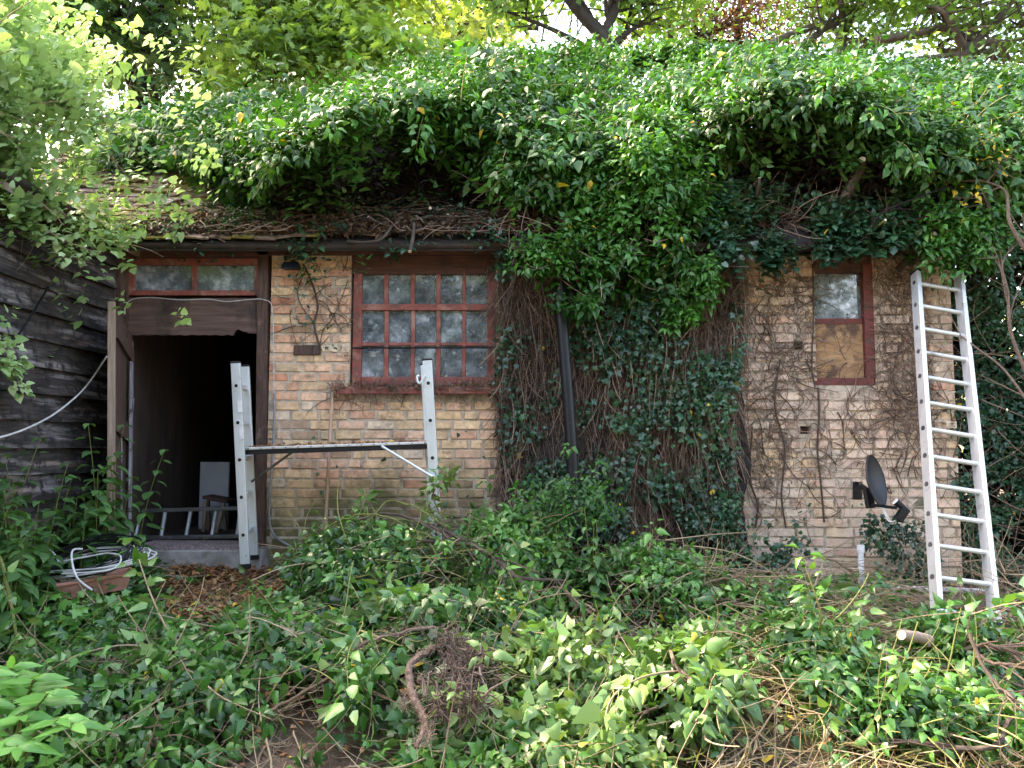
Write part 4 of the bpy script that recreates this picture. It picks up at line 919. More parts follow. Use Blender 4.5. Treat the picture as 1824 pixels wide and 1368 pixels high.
# hanging tongue in the middle
hang = thing('hanging_ivy', 'dense tongue of glossy ivy hanging from the roof over the black downpipe', 'ivy', (.9, 5.8, 3.2))
def tongueY(px, py):
    y = np.interp(py, [150, 260, 330, 420, 470, 600], [6.75, 6.2, 5.98, 5.78, 5.82, 5.95])
    e = np.abs((px - 1100) / 240.0)
    return y + .22 * np.clip(e - .4, 0, 1) ** 2 + .17 * noise(px / 230, py / 230, 25, .8) + .08 * noise(px / 230, py / 230, 26, .35)
hf = TM()
T1 = [(850, 200), (1350, 180), (1330, 250), (1262, 330), (1285, 400), (1290, 470), (1255, 540), (1225, 565), (1190, 520), (1120, 470), (1060, 500), (1010, 470), (960, 490), (925, 470), (905, 400), (880, 320), (845, 250)]
ivy_mass(None, T1, tongueY, 2300, 71, size=.094, L=.19, nl=8, into=hf, deep=.3, thr=-.3, droop=.55, jit=7)
ivy_mass(None, [(985, 540), (1075, 520), (1070, 560), (1000, 575)], lambda x, y: 5.78 + 0 * x, 26, 72, into=hf, size=.09, jit=5, thr=-2)
ivy_mass(None, [(1020, 470), (1290, 470), (1262, 560), (1200, 590), (1130, 560), (1180, 620), (1150, 600), (1100, 520)], lambda x, y: 5.9 + .1 * noise(x / 230, y / 230, 27, .5), 240, 73, into=hf, size=.085, jit=6)
ivy_mass(None, [(840, 195), (900, 195), (870, 250), (850, 250)], lambda x, y: 5.95 + 0 * x, 16, 74, into=hf, size=.075, jit=8, thr=-2)
hf.build('foliage', M['ivy'], hang)
hs = TM(); px, py = scatter(T1, 260, 75); p = P(px, py, tongueY(px, py) + .12)
tubes(hs, wander(p, rng.normal(0, 1, p.shape) + np.array([0, 0, -1.2]), rng.uniform(.2, .7, 260), 9, wig=.2, seed=75), np.linspace(.006, .002, 9)[None] * rng.uniform(.5, 1.2, 260)[:, None], 4)
hs.build('stems', M['root'], hang)
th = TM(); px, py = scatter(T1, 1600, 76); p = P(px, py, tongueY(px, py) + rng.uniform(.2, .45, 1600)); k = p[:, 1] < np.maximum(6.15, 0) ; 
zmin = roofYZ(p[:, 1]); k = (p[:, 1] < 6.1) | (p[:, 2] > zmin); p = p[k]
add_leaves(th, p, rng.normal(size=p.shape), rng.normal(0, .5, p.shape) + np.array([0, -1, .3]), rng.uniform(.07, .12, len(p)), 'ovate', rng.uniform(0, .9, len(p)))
th.build('dead_leaves', M['shadethatch'], hang)

# ledge of lobed ivy over the eaves on the right
led = thing('eaves_ivy', 'band of dark heart shaped ivy leaves along the eaves above the narrow window', 'ivy', (2.2, 6, 3.1))
lf = TM()
L1 = [(1250, 345), (1330, 335), (1420, 365), (1500, 372), (1600, 392), (1640, 420), (1600, 432), (1500, 440), (1440, 452), (1380, 470), (1320, 470), (1270, 440)]
ivy_mass(None, L1, lambda x, y: np.interp(y, [330, 400, 470], [6.28, 5.95, 5.86]) + .08 * noise(x / 230, y / 230, 28, .6), 2300, 81, size=.075, L=.12, nl=5, kind='heart', into=lf, deep=.12, thr=-.7, droop=.6)
ivy_mass(None, [(1250, 440), (1430, 450), (1400, 500), (1300, 500), (1260, 520)], lambda x, y: 6.05 + 0 * x, 60, 82, size=.07, L=.1, nl=4, kind='heart', into=lf, thr=-.1)
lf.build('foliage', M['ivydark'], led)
ls = TM(); px, py = scatter(L1, 420, 83); p = P(px, py, 6.12 + 0 * px); p[:, 1] += rng.uniform(0, .3, 420); p[:, 2] = np.maximum(p[:, 2], np.where(p[:, 1] > 6, roofYZ(p[:, 1]), 0))
tubes(ls, wander(p, rng.normal(0, 1, p.shape) + np.array([0, -.3, -.6]), rng.uniform(.15, .5, 420), 8, wig=.3, seed=84), np.linspace(.004, .0015, 8)[None] * rng.uniform(.5, 1.3, 420)[:, None], 3)
ls.build('stems', M['root'], led)

# leaf litter, moss and trailing stems along the open stretch of eaves
el = thing('eaves_creeper', 'thin ivy runners and brown debris along the gutter above the door and big window', 'ivy', (-1.5, 6, 3))
r = np.random.default_rng(90); lt = TM(); n = 5200
X_ = r.uniform(XL + .12, .55, n); Y_ = 5.97 + r.exponential(.17, n); Y_ = np.clip(Y_, 5.96, 6.9); Z_ = roofYZ(Y_) + .03 + r.exponential(.025, n)
keep = ((X_ > -2.2) & (Y_ < 6.2)) | (Y_ < 6.12) | (r.random(n) < .12)
p = np.stack([X_, Y_, Z_], -1)[keep]
add_leaves(lt, p, r.normal(size=p.shape), UP + r.normal(0, .5, p.shape), r.uniform(.025, .06, len(p)), 'ovate', r.uniform(0, .94, len(p)) ** 1.5)
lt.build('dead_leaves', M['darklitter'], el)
es = TM(); n = 340; X_ = r.uniform(XL + .3, .5, n); Y_ = r.uniform(5.97, 6.35, n); p = np.stack([X_, Y_, roofYZ(Y_) + .05], -1)
c = wander(p, np.stack([r.choice([-1, 1], n), r.normal(0, .15, n), r.normal(0, .12, n)], -1), r.uniform(.15, .6, n), 10, wig=.16, seed=91); c[:, :, 2] = np.clip(c[:, :, 2], roofYZ(c[:, :, 1]) + .02, roofYZ(np.maximum(c[:, :, 1], 5.9)) + .11); c[:, :, 1] = np.clip(c[:, :, 1], 5.93, 6.5)
tubes(es, c, np.linspace(.006, .0025, 10)[None] * r.uniform(.4, 1.5, n)[:, None], 4, rnd=r.uniform(.1, 1, n))
es.build('runners', M['root'], el)
ef = TM()
ivy_mass(None, [(270, 400), (330, 400), (350, 425), (300, 440), (275, 430)], lambda x, y: 6.0 + 0 * x, 26, 92, size=.055, L=.1, nl=6, into=ef, thr=-2)
ivy_mass(None, [(350, 388), (455, 380), (440, 425), (400, 430), (360, 415)], lambda x, y: 6.02 + 0 * x, 70, 93, size=.055, L=.1, nl=6, into=ef, thr=-2)
ef.build('green_leaves', M['ivy'], el)
ef = TM()
ivy_mass(None, [(470, 350), (900, 370), (890, 405), (640, 400), (470, 395)], lambda x, y: np.interp(y, [340, 410], [6.45, 6.05]), 240, 97, size=.06, L=.1, nl=4, kind='heart', into=ef, thr=-.3)
ivy_mass(None, [(520, 385), (880, 380), (880, 440), (700, 450), (520, 420)], lambda x, y: 6.05 - .1 * (y > 420) + 0 * x, 110, 94, size=.06, L=.1, nl=3, kind='heart', into=ef, thr=.1)
ivy_mass(None, [(470, 450), (560, 445), (575, 480), (480, 490)], lambda x, y: 6.08 + 0 * x, 12, 95, size=.06, L=.1, nl=3, kind='heart', into=ef, thr=-2)
ivy_mass(None, [(650, 440), (730, 440), (700, 460)], lambda x, y: 5.96 + 0 * x, 6, 96, size=.06, L=.1, nl=3, kind='heart', into=ef, thr=-2)
ivy_mass(None, [(410, 335), (560, 325), (600, 385), (520, 405), (420, 405)], lambda x, y: np.interp(y, [320, 410], [6.55, 6.08]), 260, 98, size=.065, L=.12, nl=6, kind='ovate', into=ef, thr=-.6)
ivy_mass(None, [(300, 415), (900, 400), (900, 452), (560, 446), (300, 440)], lambda x, y: 5.93 + 0 * x, 210, 100, size=.06, L=.1, nl=4, kind='heart', into=ef, thr=.05)
ef.build('heart_leaves', M['ivydark'], el)
# cut stubs over the eaves: each has a bark stem and a pale sawn face
def stub(pts, r0, r1, label, face='end', mat='bark', name='cut_stub'):
    pts = [Vector(p) for p in pts]; s = spl(pts, 5); k = len(s)
    mb = MB(); mb.tube(s, [r0 + (r1 - r0) * i / (k - 1) for i in range(k)], 12); o = mb.build(name, M[mat], smooth=True)
    tag(o, label, 'branch', 'sawn off ivy stems along the eaves')
    t = (s[-1] - s[-2]).normalized(); mb = MB(); mb.tube([s[-1] - t * .001, s[-1] + t * .003], r1 * .93, 12); mb.build('cut_face', M['cut'], o)
stub([P(1470, 440, 6.25), P(1490, 385, 6.15), P(1512, 340, 6.05), P(1535, 300, 5.95), P(1536, 284, 5.86)], .045, .026, 'thick sawn ivy trunk rising over the eaves with a pale round cut')
stub([P(1348, 350, 6.1), P(1352, 330, 6.0), P(1353, 317, 5.98)], .012, .012, 'short upright sawn stem over the leaf band left of the thick cut trunk')
stub([P(1620, 470, 6.2), P(1648, 430, 6.0), P(1672, 392, 5.85)], .035, .021, 'dark sawn branch above the ladder top, highest of its three cuts')
stub([P(1600, 480, 6.2), P(1640, 440, 6.0), P(1665, 416, 5.86)], .03, .018, 'dark sawn branch above the ladder top, lower left of its three cuts')
stub([P(1625, 452, 6.1), P(1660, 430, 5.95), P(1687, 413, 5.85)], .025, .016, 'dark sawn branch above the ladder top, lower right of its three cuts')
stub([P(1530, 420, 6.0), P(1555, 408, 5.9), P(1577, 392, 5.8)], .012, .011, 'green barked sawn twig forking over the right end of the narrow window', mat='greentwig')
stub([P(737, 398, 5.95), P(736, 420, 5.88), P(730, 448, 5.8)], .013, .014, 'pale sawn stem dangling over the gutter above the big window')
stub([P(790, 404, 6.1), P(797, 398, 6.0), P(798, 382, 5.96)], .012, .011, 'pale upright sawn stem on the gutter right of the dangling one')
stub([P(690, 402, 6.15), P(672, 396, 6.0), P(656, 386, 5.95)], .012, .01, 'pale sawn stem sticking up left of the dangling one')
stub([P(620, 430, 5.95), P(650, 432, 5.9), P(680, 425, 5.9), P(700, 400, 6.0)], .013, .01, 'long bent bare ivy stem lying over the gutter above the big window')
stub([P(742, 410, 6.6), P(755, 385, 6.3), P(766, 371, 6.1)], .014, .013, 'sawn stem showing a pale dot in the dark hollow over the big window')
stub([P(860, 360, 6.7), P(872, 340, 6.4), P(877, 332, 6.2)], .013, .012, 'sawn stem with a pale dot at the right of the dark hollow')

# ================================================================== matted curtain of roots and leaves on the wall
cur = thing('wall_ivy', 'matted curtain of brown ivy roots and dark leaves on the wall behind the downpipe', 'ivy', (1, 6.2, .7))
CU = [(884, 455), (1330, 440), (1335, 560), (1322, 700), (1312, 800), (1308, 960), (880, 960), (886, 800), (880, 640)]
def curY(px, py): return 6.1 - .07 * np.clip(noise(px / 230, py / 230, 29, .6), -.6, 1) - .05 * np.clip((px - 1000) / 100, 0, 1)
r = np.random.default_rng(100); n = 4200
px, py = scatter(CU, n, 101); py = py * .97; py = np.maximum(py, 440)
p = P(px, py, curY(px, py) + r.uniform(-.03, .09, n))
c = wander(p, np.stack([r.normal(0, .22, n), r.normal(0, .05, n), -np.ones(n)], -1), r.uniform(.12, .6, n), 9, wig=.09, seed=102)
c[:, :, 1] = np.clip(c[:, :, 1], 5.9, 6.185)
cr = TM(); tubes(cr, c, np.linspace(1, .5, 9)[None] * (.0018 + .0045 * r.random(n) ** 3)[:, None], 3, rnd=r.random(n) ** 1.6)
n2 = 26000; px, py = scatter(CU, n2, 103); p = P(px, py, curY(px, py) + r.uniform(.0, .09, n2))
c = wander(p, r.normal(0, 1, (n2, 3)) * np.array([.8, .35, 1]) + np.array([0, 0, -.5]), r.uniform(.03, .12, n2), 4, wig=.4, seed=104)
c[:, :, 1] = np.clip(c[:, :, 1], 5.9, 6.19)
tubes(cr, c, np.full((n2, 4), .0013), 3, rnd=r.random(n2) ** 1.3 * .8)
cr.build('roots', M['root'], cur)
bkp = MB(); a = rect(890, 450, 1318, 965, 6.19)
# humus mat behind the roots, uneven
gxx = np.linspace(a[0], a[1], 40); gzz = np.linspace(.45, ZT, 46); vs = []; 
for zz_ in gzz:
    for xx_ in gxx: vs.append((xx_ + .03 * float(noise(xx_, zz_, 31, .3)), 6.17 - .035 * (1 + float(noise(xx_, zz_, 30, .35))), zz_))
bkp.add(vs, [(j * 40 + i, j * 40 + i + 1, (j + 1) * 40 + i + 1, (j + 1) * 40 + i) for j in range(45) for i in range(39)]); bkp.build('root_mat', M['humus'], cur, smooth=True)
cl_ = TM()
def wall_leaves(poly, n, seed, thr, tmx, Y=None, size=.055, nl=3, kind='lobed', bias=0):
    px, py = scatter(poly, n, seed); r = np.random.default_rng(seed)
    k = noise(px / 230, py / 230, seed, .45) > thr + r.normal(0, .2, len(px)); px, py = px[k], py[k]
    p = P(px, py, (curY(px, py) if Y is None else Y) - .02 + r.uniform(-.05, .02, len(px)))
    o = np.array([0, -1, -.2]) + r.normal(0, .45, p.shape)
    sprigs(tmx, p, o, nl=nl, L=.05, size=size, droop=.7, kind=kind, nup=.25, seed=seed, spread=1.1, pet=.03, rnd=np.clip(.45 + .3 * noise(px / 230, py / 230, seed + 9, .8) + r.normal(0, .2, len(px)), 0, 1), yellow=.004)
wall_leaves([(1005, 560), (1300, 560), (1310, 960), (1015, 960)], 1250, 111, .1, cl_, size=.066)
wall_leaves([(900, 820), (1310, 800), (1310, 960), (890, 960)], 1050, 112, -.35, cl_)
wall_leaves([(884, 450), (1310, 450), (1320, 560), (890, 560)], 800, 113, -.1, cl_, size=.07)
wall_leaves([(884, 560), (1000, 560), (1000, 820), (890, 820)], 220, 114, .2, cl_)
wall_leaves([(1030, 500), (1250, 500), (1250, 760), (1030, 760)], 500, 115, .1, cl_, size=.06)
wall_leaves([(1235, 630), (1310, 630), (1310, 690), (1235, 690)], 90, 116, -2, cl_, size=.062)
wall_leaves([(1300, 480), (1345, 480), (1340, 640), (1310, 640)], 60, 117, .1, cl_)
wall_leaves([(1240, 900), (1400, 905), (1640, 930), (1690, 1060), (1300, 1060)], 900, 118, -.1, cl_, Y=6.08, size=.055)
wall_leaves([(1520, 890), (1570, 890), (1590, 1040), (1510, 960)], 110, 119, -.4, cl_, Y=6.05)
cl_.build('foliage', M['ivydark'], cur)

# bare creepers clinging to the brick
def creeper(polyn, name, label, seed, rmax=.004, mat='root', leaves=0, lo=.15, hi=.7, down=-.2):
    e = thing(name, label, 'creeper', (float(P(polyn[0][0][0][0], 700, WY)[0]), WY, 1)); r = np.random.default_rng(seed); tm = TM()
    for poly, n in polyn:
        px, py = scatter(poly, n, seed + n); p = P(px, py, WY - .006); q = r.normal(0, 1, (n, 3)) * np.array([1, 0, 1]) + np.array([0, 0, down])
        c = wander(p, q, r.uniform(lo, hi, n) * .6, 10, wig=.35, seed=seed + n); c[:, :, 1] = WY - .008 - r.uniform(0, .012, n)[:, None]
        tubes(tm, c, np.linspace(1, .4, 10)[None] * (.0012 + rmax * r.random(n) ** 4)[:, None], 4, rnd=r.random(n) ** 2)
    tm.build('runners', M[mat], e)
    return e
e = creeper([([(535, 480), (575, 480), (590, 620), (545, 620), (510, 540)], 70), ([(485, 450), (620, 450), (620, 600), (500, 560)], 55), ([(570, 700), (700, 700), (700, 730), (600, 730)], 12)], 'dead_creeper', 'bare dead creeper on the brick below the floodlight', 121, .004)
mb = MB(); mb.tube(spl(pl([(540, 470), (556, 505), (566, 545), (560, 580), (572, 625)], WY - .014)), [.008] * 33, 7); mb.tube(spl(pl([(545, 480), (530, 520), (540, 550), (560, 575)], WY - .014)), .004, 6); mb.tube(spl(pl([(620, 500), (596, 560), (575, 590), (570, 622)], WY - .014)), .0035, 6)
mb.build('stem', M['root'], e, smooth=True)
tm = TM(); wall_leaves([(490, 470), (600, 470), (610, 640), (560, 640)], 16, 122, -2, tm, Y=6.18, nl=2, size=.05); wall_leaves([(480, 760), (900, 740), (880, 900), (500, 900)], 16, 123, -2, tm, Y=6.18, nl=1, size=.05, kind='heart'); tm.build('foliage', M['ivydark'], e)
e = creeper([([(1335, 480), (1455, 470), (1455, 860), (1320, 860)], 420), ([(1455, 690), (1560, 690), (1640, 760), (1640, 860), (1500, 840), (1455, 860)], 260), ([(1555, 470), (1640, 470), (1650, 760), (1560, 690)], 330), ([(1555, 690), (1640, 700), (1690, 800), (1600, 800)], 190), ([(1330, 850), (1700, 840), (1690, 900), (1320, 950)], 130), ([(1462, 600), (1530, 600), (1530, 680), (1462, 680)], 35)],
            'clinging_creeper', 'dense bare brown creeper marks and roots round the narrow window', 131, .0045)
cw = e; r = np.random.default_rng(132); tm = TM(); n = 2600
px, py = scatter([(1335, 470), (1455, 470), (1460, 900), (1320, 940), (1325, 600)], n, 133); k = noise(px / 120, py / 300, 33, .6) > .12; px, py = px[k], py[k]; n = len(px)
c = wander(P(px, py, WY - .006), r.normal(0, 1, (n, 3)) * np.array([.7, 0, 1]), r.uniform(.03, .12, n), 4, wig=.4, seed=134); c[:, :, 1] = np.clip(c[:, :, 1], WY - .02, WY - .006)
tubes(tm, c, np.full((n, 4), .0014), 3, rnd=r.random(n) * .6)
px, py = scatter([(1555, 470), (1650, 470), (1680, 780), (1560, 700)], 1300, 135); n = len(px)
c = wander(P(px, py, WY - .006), r.normal(0, 1, (n, 3)) * np.array([.7, 0, 1]), r.uniform(.03, .12, n), 4, wig=.4, seed=136); c[:, :, 1] = np.clip(c[:, :, 1], WY - .02, WY - .006)
tubes(tm, c, np.full((n, 4), .0014), 3, rnd=r.random(n) * .6); tm.build('fine_roots', M['root'], cw)
mb = MB(); mb.tube(spl(pl([(1457, 690), (1459, 740), (1456, 800), (1462, 860), (1468, 930)], WY - .02)), .008, 8); mb.tube(spl(pl([(1448, 470), (1449, 560), (1446, 650), (1452, 690)], WY - .015)), .006, 8)
mb.tube(spl(pl([(1345, 940), (1350, 900), (1336, 850), (1340, 760)], WY - .02)), .008, 8); mb.tube(spl(pl([(1400, 940), (1392, 880), (1398, 800), (1380, 720), (1390, 640)], WY - .015)), .007, 8)
mb.build('thick_stems', M['root'], cw, smooth=True)
e = creeper([([(600, 690), (890, 690), (890, 706), (600, 712)], 70), ([(600, 470), (640, 470), (640, 690), (610, 700)], 60), ([(865, 455), (900, 455), (900, 700), (868, 700)], 130), ([(640, 520), (870, 520), (870, 560), (640, 560)], 24)], 'window_creeper', 'brown creeper roots and litter round the frame and sill of the big window', 141, .003, lo=.1, hi=.35)
tm = TM(); r = np.random.default_rng(142); n = 900; a = rect(596, 692, 888, 703)
p = np.stack([r.uniform(a[0], a[1], n), r.uniform(WY - .1, WY - .0, n), a[2] + .03 + r.exponential(.012, n)], -1)
c = wander(p, r.normal(0, 1, (n, 3)) * np.array([1, .4, .4]), r.uniform(.04, .16, n), 5, wig=.5, seed=143); tubes(tm, c, np.full((n, 5), .0018), 3)
tm.build('sill_litter', M['root'], e); tm = TM(); k = 140
add_leaves(tm, p[:k] + np.array([0, 0, .02]), r.normal(size=(k, 3)), UP + r.normal(0, .5, (k, 3)), r.uniform(.03, .05, k), 'ovate', r.random(k) * .9); tm.build('dead_leaves', M['litter'], e)
# ivy beyond the right corner of the building
si = thing('corner_ivy', 'dark wall of ivy at the right edge behind the ladder', 'ivy', (3.8, 6.2, .6))
SP = [(1590, 440), (1980, 380), (1980, 1080), (1725, 1060), (1705, 900), (1690, 780), (1640, 690), (1625, 560)]
def siY(px, py): return 6.12 + .12 * (py < 620) + .12 * noise(px / 230, py / 230, 34, .8) + np.interp(px, [1600, 1720, 1950], [.14, .1, -.1])
tm = TM(); wp_x, wp_y = scatter(SP, 3400, 151)
k = noise(wp_x / 230, wp_y / 230, 35, .5) > -.2 + rng.normal(0, .25, len(wp_x)); wp_x, wp_y = wp_x[k], wp_y[k]
p, nn = surf(wp_x, wp_y, siY); sprigs(tm, p, nn + rng.normal(0, .4, p.shape), nl=4, L=.08, size=.062, droop=.7, kind='lobed', nup=.35, seed=152, pet=.03, yellow=.002, rnd=np.clip(.3 + .3 * noise(wp_x / 230, wp_y / 230, 36, 1), 0, .8))
ivy_mass(None, [(1590, 300), (1980, 330), (1980, 470), (1600, 460)], lambda x, y: 6.15 + .15 * noise(x / 230, y / 230, 52, .7), 620, 156, size=.075, L=.1, nl=6, kind='lobed', into=tm, thr=-.7, deep=.3)
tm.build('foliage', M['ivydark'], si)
tm = TM(); px, py = scatter([(1570, 290), (1980, 320), (1980, 1080), (1725, 1060), (1690, 780), (1590, 460)], 8500, 153); p = P(px, py, siY(px, py) + rng.uniform(.12, .4, len(px))); k = (p[:, 0] > XR + .05) | (p[:, 1] < 6.17) | (p[:, 2] > roofYZ(p[:, 1]) + .02); p = p[k]
add_leaves(tm, p, rng.normal(size=p.shape), rng.normal(0, .6, p.shape) + np.array([0, -1, .2]), rng.uniform(.07, .12, len(p)), 'ovate', rng.uniform(0, .9, len(p))); tm.build('dead_leaves', M['shadethatch'], si)
tm = TM(); px, py = scatter(SP, 420, 154); p = P(px, py, siY(px, py) - .03); tubes(tm, wander(p, rng.normal(0, 1, p.shape) + np.array([.3, 0, .2]), rng.uniform(.2, .8, 420), 10, wig=.22, seed=155), np.linspace(.005, .0015, 10)[None] * rng.uniform(.4, 1.3, 420)[:, None], 4)
tm.build('stems', M['root'], si)

# bare branches at the right
def recur(mb, p, d, L, r, depth, rr, wig=.25, grav=.0, seg=6, kids=(2, 3), tips=None, spread=.7):
    pts = [Vector(p)]; d = Vector(d).normalized(); dr = Vector((rr.gauss(0, 1), rr.gauss(0, 1), rr.gauss(0, 1)))
    for i in range(seg):
        dr = dr * .7 + Vector((rr.gauss(0, 1), rr.gauss(0, 1), rr.gauss(0, 1))) * .5
        d = (d + dr * wig * .25 + Vector((0, 0, -grav))).normalized(); pts.append(pts[-1] + d * L / seg)
    n = len(pts); mb.tube(pts, [r * (1 - .45 * i / (n - 1)) for i in range(n)], 8 if r > .012 else 5, cap=True)
    if tips is not None: tips.append((pts[-1], d, depth)); tips.append((pts[n // 2], d, depth))
    if depth <= 0: return
    for k in range(rr.randint(*kids)):
        i = rr.randint(max(1, n // 3), n - 1); dd = (d + Vector((rr.gauss(0, 1), rr.gauss(0, 1), rr.gauss(0, 1))) * spread).normalized()
        recur(mb, pts[i], dd, L * rr.uniform(.5, .8), r * .55 * (1 - .3 * i / n), depth - 1, rr, wig, grav, seg, kids, tips, spread)
def bare_branch(pts, r, label, seed, depth=2, mat='paleroot', group='bare twiggy branches at the right edge', name='bare_branch', L=.5, kids=(2, 4), spread=.7):
    rr = random.Random(seed); s = spl(pts, 5); mb = MB(); k = len(s); mb.tube(s, [r * (1 - .6 * i / (k - 1)) for i in range(k)], 8)
    for j in range(rr.randint(3, 5)):
        i = rr.randint(2, k - 1); d = (s[i] - s[i - 1]).normalized() + Vector((rr.gauss(0, .6), rr.gauss(0, .3), rr.gauss(0, .6)))
        recur(mb, s[i], d, L * rr.uniform(.5, 1), r * .45, depth - 1, rr, kids=kids, spread=spread)
    return tag(mb.build(name, M[mat], smooth=True), label, 'branch', group)
bare_branch([P(1830, 670, 5.7), P(1800, 590, 5.7), P(1795, 520, 5.7), P(1785, 470, 5.75), P(1810, 430, 5.8)], .014, 'pale wandering branch hanging at the far right, right of the ladder top', 161, L=.6)
bare_branch([P(1840, 730, 5.5), P(1790, 660, 5.6), P(1740, 620, 5.7), P(1700, 590, 5.8)], .01, 'thin pale branch reaching left behind the middle rungs of the ladder', 162, L=.5)
bare_branch([P(1850, 480, 5.6), P(1800, 400, 5.6), P(1790, 340, 5.7), P(1740, 320, 5.8)], .016, 'brown curved branch at the far right below the yellow leaves', 163, L=.5)
bare_branch([P(1500, 440, 5.95), P(1540, 425, 5.85), P(1570, 380, 5.8), P(1640, 350, 5.8), P(1700, 330, 5.8)], .011, 'dark twiggy branch spreading above the narrow window towards the ladder', 164, mat='darktwig', L=.6, kids=(3, 4))
bare_branch([P(1560, 430, 6.0), P(1600, 400, 5.9), P(1680, 380, 5.85), P(1760, 360, 5.8)], .01, 'dark twiggy branch just above the three pale cuts', 165, mat='root', L=.6, kids=(3, 4))
bare_branch([P(600, 380, 6.6), P(620, 345, 6.5), P(650, 300, 6.4)], .008, 'thin pale twig standing in the dark hollow left of centre', 166, mat='root', L=.35)
bare_branch([P(490, 400, 6.3), P(540, 375, 6.2), P(600, 362, 6.1)], .006, 'pale twig fanning left of the dark hollow above the big window', 167, mat='paleroot', L=.3)
tm = TM()
ivy_mass(None, [(1740, 240), (1820, 260), (1800, 290), (1750, 275)], lambda x, y: 5.7 + 0 * x, 12, 168, size=.06, nl=4, into=tm, yellow=1.0, thr=-2)
ivy_mass(None, [(1715, 345), (1745, 350), (1740, 375), (1715, 370)], lambda x, y: 5.7 + 0 * x, 3, 169, size=.06, nl=4, into=tm, yellow=1.0, thr=-2, jit=3)
tag(tm.build('yellow_ivy_sprig', M['ivy']), 'yellowing ivy leaves on the twigs at the upper right', 'ivy')

# pale vine over the shed roof, upper left
lv = thing('shed_vine', 'pale sunlit vine tumbling over the shed roof at the upper left', 'vine', (-3, 5, 3.6))
V1 = [(-260, -60), (40, -20), (95, 60), (110, 90), (195, 140), (205, 160), (170, 190), (185, 215), (140, 250), (170, 300), (165, 340), (205, 385), (225, 405), (228, 455), (210, 455), (190, 420), (140, 380), (100, 330), (60, 335), (45, 368), (-20, 392), (-260, 392)]
def lvY(px, py): return np.interp(px, [-200, 0, 120, 245], [4.2, 4.7, 5.1, 5.75]) + .25 * noise(px / 230, py / 230, 41, .9) + .12 * noise(px / 230, py / 230, 42, .35) + np.interp(py, [0, 250, 450], [.5, 0, -.15])
tm = TM(); ivy_mass(None, V1, lvY, 3300, 171, size=.066, L=.14, nl=7, kind='heart', into=tm, thr=-.3, deep=.6, yellow=.0, droop=.6, jit=6)
ivy_mass(None, [(95, 335), (135, 360), (138, 455), (105, 465), (85, 420), (60, 400)], lambda x, y: 4.9 + 0 * x, 60, 172, size=.062, kind='heart', nl=6, into=tm, thr=-.6, jit=6)
ivy_mass(None, [(0, 345), (60, 350), (20, 390), (0, 440)], lambda x, y: 4.6 + 0 * x, 30, 173, size=.062, kind='heart', nl=6, into=tm, thr=-.6, jit=6)
tm.build('foliage', M['lime'], lv)
tm = TM(); px, py = scatter(V1, 200, 174); p = P(px, py, lvY(px, py) + .1); tubes(tm, wander(p, rng.normal(0, 1, p.shape) + np.array([.6, .2, -.6]), rng.uniform(.2, .8, 200), 9, wig=.2, seed=175), np.linspace(.005, .002, 9)[None] * rng.uniform(.4, 1.2, 200)[:, None], 4); tm.build('stems', M['twig'], lv)
sv = thing('wall_vine', 'small leafy vine sprigs on the black boards at the far left', 'vine', (-3, 4.8, 2)); tm = TM()
for poly, n, sd in (([(0, 560), (12, 565), (10, 580), (0, 580)], 2, 1), ([(0, 600), (35, 605), (38, 640), (18, 690), (0, 680)], 16, 2), ([(18, 690), (32, 690), (30, 712)], 3, 3)):
    x_, y_ = scatter(poly, n, 180 + sd); p = np.array([PX(a_, b_, -2.98) for a_, b_ in zip(x_, y_)]); sprigs(tm, p, rng.normal(0, .5, p.shape) + np.array([1, -.5, 0]), nl=6, size=.055, kind='heart', seed=sd)
tm.build('foliage', M['lime'], sv)

